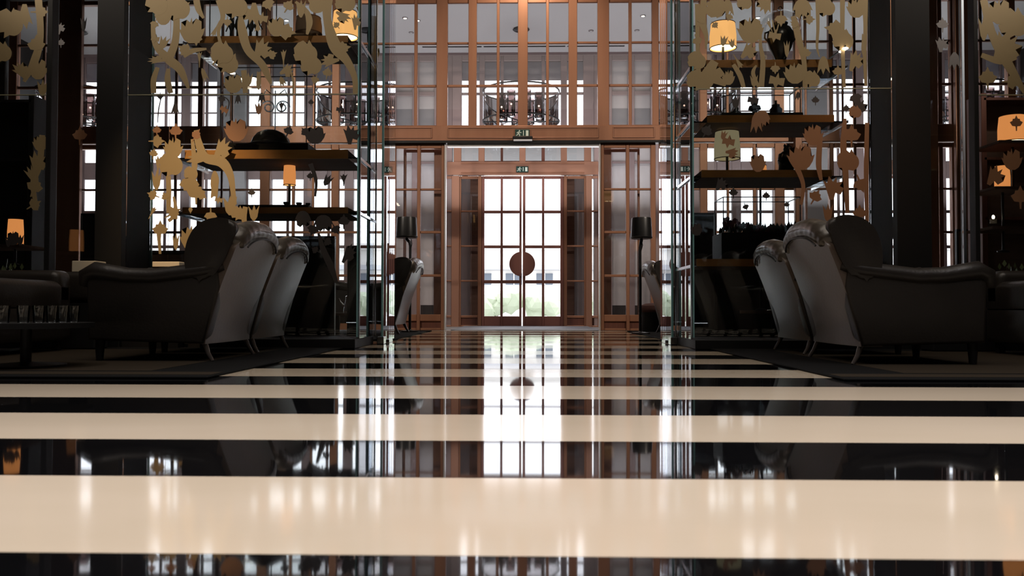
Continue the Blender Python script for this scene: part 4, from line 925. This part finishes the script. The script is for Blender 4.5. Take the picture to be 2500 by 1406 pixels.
place(copy_tree(wc), 2.06, 5.55, 1, 'nearest wing armchair on the right of the aisle, large arched back')
place(copy_tree(wc), 2.12, 6.62, 1, 'second wing armchair on the right, smaller grey back beside the flower case', .95)
place(copy_tree(wc), -1.78, 11.3, -1, 'distant wing armchair left of the doorway, pale sheen on its back', 1.10)
place(copy_tree(wc), 1.86, 11.3, 1, 'distant wing armchair right of the doorway behind the glass edge', 1.06)

# ------------------------------------------------------------------ floor lamps
def floor_lamp(px, Y, hx0, hx1, hy0, hy1, lb, s):
    p = at(px, 700, Y); x_ = p.x; zt, zb = Z(hy0, Y, px), Z(hy1, Y, px); h0, h1 = X(hx0, Y, 560), X(hx1, Y, 560)
    t = thing('floor_lamp', lb, 'lamp', (x_, Y, 0))
    MB().lathe([(.13, .013), (.13, .028), (.03, .04), (.022, .05)], (x_, Y, 0), 28).build('base', BLACKM, t, True)
    MB().tube([(x_, Y, .04), (x_, Y, zb-.11)], .02, 10).build('pole', BLACKM, t, True)
    hc = (h0+h1)/2
    MB().tube([(x_, Y, zb-.12), (x_-s*.01, Y, zb-.06), (hc, Y, zb-.02), (hc, Y, zb+.03)], [.02, .022, .022, .02], 10).build('bracket', BLACKM, t, True)
    MB().tube([(x_+.015, Y-.02, zb-.02), (x_+.03, Y-.03, zb-.09), (x_+.012, Y-.02, zb-.16)], .006, 6).build('cord', BLACKM, t, True)
    r = (h1-h0)/2
    MB().lathe([(r*.96, zb), (r, zb+.012), (r, zb+.03), (r*.93, zt-.02), (r*.90, zt)], (hc, Y, 0), 32).build('lamp_shade', BLACKM, t, True)
    MB().tube([(hc+r*1.0*math.cos(a*PI/16), Y+r*1.0*math.sin(a*PI/16), zb+.02) for a in range(33)], .008, 6, False).build('rim', BLACKM, t, True)
floor_lamp(1001, 11.9, 967, 1019, 531, 581, 'black floor lamp standing behind the distant left armchair', 1)
floor_lamp(1563, 11.2, 1540, 1592, 532, 583, 'black floor lamp standing in front of the right bronze side panel', -1)
# low dark stool by the right floor lamp
p = at(1592, 812, 12.3)
t = thing('bell_jar_stool', 'small round dark stool beside the right floor lamp', 'stool', (p.x, 12.3, 0))
t.name = 'stool'
MB().lathe([(.17, .30), (.19, .34), (.17, .40), (.10, .43), (.001, .44)], (p.x, 12.3, 0), 24).build('cushion', mat('dark_red_cloth', (.05, .015, .012), .8), t, True)
MB().lathe([(.17, .0135), (.17, .30)], (p.x, 12.3, 0), 20).build('base', BLACK, t, True)

# ------------------------------------------------------------------ tables and tableware
def low_table(x, y, z, r, lb, m=BLACK):
    t = thing('low_table', lb, 'table', (x, y, 0))
    MB().lathe([(r, z-.03), (r, z)], (x, y, 0), 36).build('top', m, t, True)
    MB().lathe([(.03, .03), (.03, z-.03)], (x, y, 0), 14).build('stem', BLACKM, t, True)
    MB().lathe([(r*.6, .0125), (r*.6, .025), (.04, .04)], (x, y, 0), 28).build('base', BLACKM, t, True)
def glassw(x, y, z, lb, k=0, grp=None):
    t = thing('drinking_glass' if k == 0 else 'wine_glass', lb, 'glass', (x, y, z), grp)
    if k == 0: MB().lathe([(.028, z+.001), (.03, z+.004), (.036, z+.10), (.034, z+.10), (.028, z+.01), (.001, z+.008)], (x, y, 0), 20, False).build('bowl', GLASS, t, True)
    else:
        MB().lathe([(.001, z+.09), (.035, z+.11), (.042, z+.15), (.034, z+.20)], (x, y, 0), 20, False).build('bowl', GLASS, t, True)
        MB().lathe([(.034, z+.001), (.032, z+.004), (.005, z+.01), (.004, z+.09)], (x, y, 0), 16).build('stem', CHROME, t, True)
low_table(-2.28, 9.7, .30, .32, 'low dark round table behind the left display cabinet', WOODU)
c = thing('coffee_pot', 'polished metal coffee pot on the low table behind the left cabinet', 'coffee pot', (-2.12, 9.6, .30))
MB().lathe([(.06, .30), (.065, .33), (.05, .40), (.04, .46), (.045, .49), (.001, .52)], (-2.12, 9.6, 0), 20).build('body', CHROME, c, True)
MB().tube([(-2.07, 9.6, .47), (-2.0, 9.6, .45), (-2.0, 9.6, .37), (-2.06, 9.6, .34)], .008, 8).build('handle', BLACKM, c, True)
MB().tube([(-2.17, 9.6, .38), (-2.22, 9.6, .43), (-2.24, 9.6, .47)], [.012, .009, .006], 8).build('spout', CHROME, c, True)
glassw(-2.36, 9.55, .30, 'clear tumbler beside the polished coffee pot'); glassw(-2.42, 9.8, .30, 'stemmed glass behind the tumbler by the coffee pot', 1)
low_table(2.50, 8.42, .34, .34, 'low dark round table behind the right display cabinet', WOODU)
glassw(2.40, 8.22, .34, 'stemmed glass at left on the table behind the right cabinet', 1); glassw(2.62, 8.28, .34, 'tumbler at right on the table behind the right cabinet'); glassw(2.60, 8.55, .34, 'tumbler at the back of the table behind the right cabinet')
bx_ = MB().box(2.02, 2.2, 9.7, 9.8, .25, .33, .004).build('napkin_box', PORC); 
t = thing('side_table', 'small black table with a white box behind the right cabinet post', 'table', (2.1, 9.75, 0)); MB().box(1.95, 2.3, 9.6, 9.9, .22, .25, .004).build('top', BLACK, t)
for dx in (1.97, 2.28):
    for dy in (9.62, 9.88): MB().box(dx-.012, dx+.012, dy-.012, dy+.012, .0145, .22).build('leg', BLACK, t)
tag(bx_, 'small white box on the black table behind the right cabinet post', 'box')
low_table(-2.95, 4.75, .27, .36, 'low black table with glassware at the lower left margin')
for i, (px, py) in enumerate(((40, 806), (72, 806), (94, 806), (112, 800), (125, 802), (138, 798))):
    p = at(px, py, 4.72); glassw(p.x, 4.60+.06*i, .27, 'clear tumbler on the dark left table, %s from the left' % ('first', 'second', 'third', 'fourth', 'fifth', 'sixth')[i], 0, 'tumblers on the dark left table')
def sofa(x0, x1, y0, y1, lb):
    t = thing('sofa', lb, 'sofa', ((x0+x1)/2, (y0+y1)/2, 0)); zb = .0145
    MB().box(x0, x1, y0, y1, zb+.08, .40, .04, 3).build('seat', LEATHER, t, True)
    MB().box(x0, x1, y1-.22, y1, .36, .655, .06, 4).build('backrest', LEATHER, t, True)
    for a in (x0, x1-.16): MB().box(a, a+.16, y0, y1, .3, .57, .05, 4).build('arm', LEATHER, t, True)
    for a in (x0+.08, x1-.08):
        for b_ in (y0+.08, y1-.08): MB().box(a-.025, a+.025, b_-.025, b_+.025, zb, zb+.09).build('leg', BLACKM, t)
sofa(-5.5, -3.72, 5.6, 6.6, 'dark leather sofa behind the nearest left armchair at the left margin')
sofa(3.62, 5.5, 5.6, 6.6, 'dark leather sofa behind the nearest right armchair at the right margin')
for a, b_, lb in ((60, 238, 'black banquette behind the sofa at the left margin'), (2272, 2430, 'black banquette behind the sofa at the right margin')):
    p0, p1 = at(a, 664, 6.75), at(b_, 664, 6.75)
    t = thing('banquette', lb, 'bench', ((p0.x+p1.x)/2, 6.85, 0))
    MB().box(p0.x, p1.x, 6.72, 6.94, .0135, .40, .01).build('base', BLACK, t)
    MB().box(p0.x-.01, p1.x+.01, 6.70, 6.96, .40, p0.z, .05, 3).build('cushion', LEATHER, t, True)
# planter with sprigs at far right and far left
for s, px in ((-1, 20), (1, 2470)):
    p = at(px, 650, 7.0); x_ = p.x
    t = thing('potted_plant', 'dim leafy potted plant at the %s margin above the sofa' % ('left' if s < 0 else 'right'), 'plant', (x_, 7.0, 0))
    MB().lathe([(.12, 0.0145), (.15, .3), (.17, .55), (.15, .55), (.14, .5)], (x_, 7.0, 0), 20).build('pot', BLACK, t, True)
    b = MB()
    for i in range(70):
        a, r_ = random.uniform(0, 6.3), random.uniform(.03, .26); xx, yy, zz = x_+r_*math.cos(a), 7.0+r_*math.sin(a)*.4, .56+random.uniform(0, .2)*(1-r_*2)
        v = [b.bm.verts.new((xx+dx*math.cos(a), yy+dx*math.sin(a), zz+dz)) for dx, dz in ((0, -.02), (.018, .005), (0, .04), (-.018, .005))]; b.bm.faces.new(v)
    b.build('foliage', mat('olive_leaves', (.06, .08, .03), .5), t, kind='stuff')
p = at(2425, 530, 7.9)
t = thing('candle', 'small burning candle on the dark shelf at the right margin', 'candle', (p.x, 7.9, Z(545, 7.9, 2425)))
MB().lathe([(.03, p.z-.06), (.03, p.z-.02), (.004, p.z-.018)], (p.x, 7.9, 0), 14).build('wax', CREAM, t, True)
MB().ball((p.x, 7.9, p.z), .013, 2, 0, (1, 1, 1.6)).build('flame', SPK, t, True)
rail_shelf(2395, 2560, 545+12, 7.9, 'dark wooden shelf under the candle at the right margin')
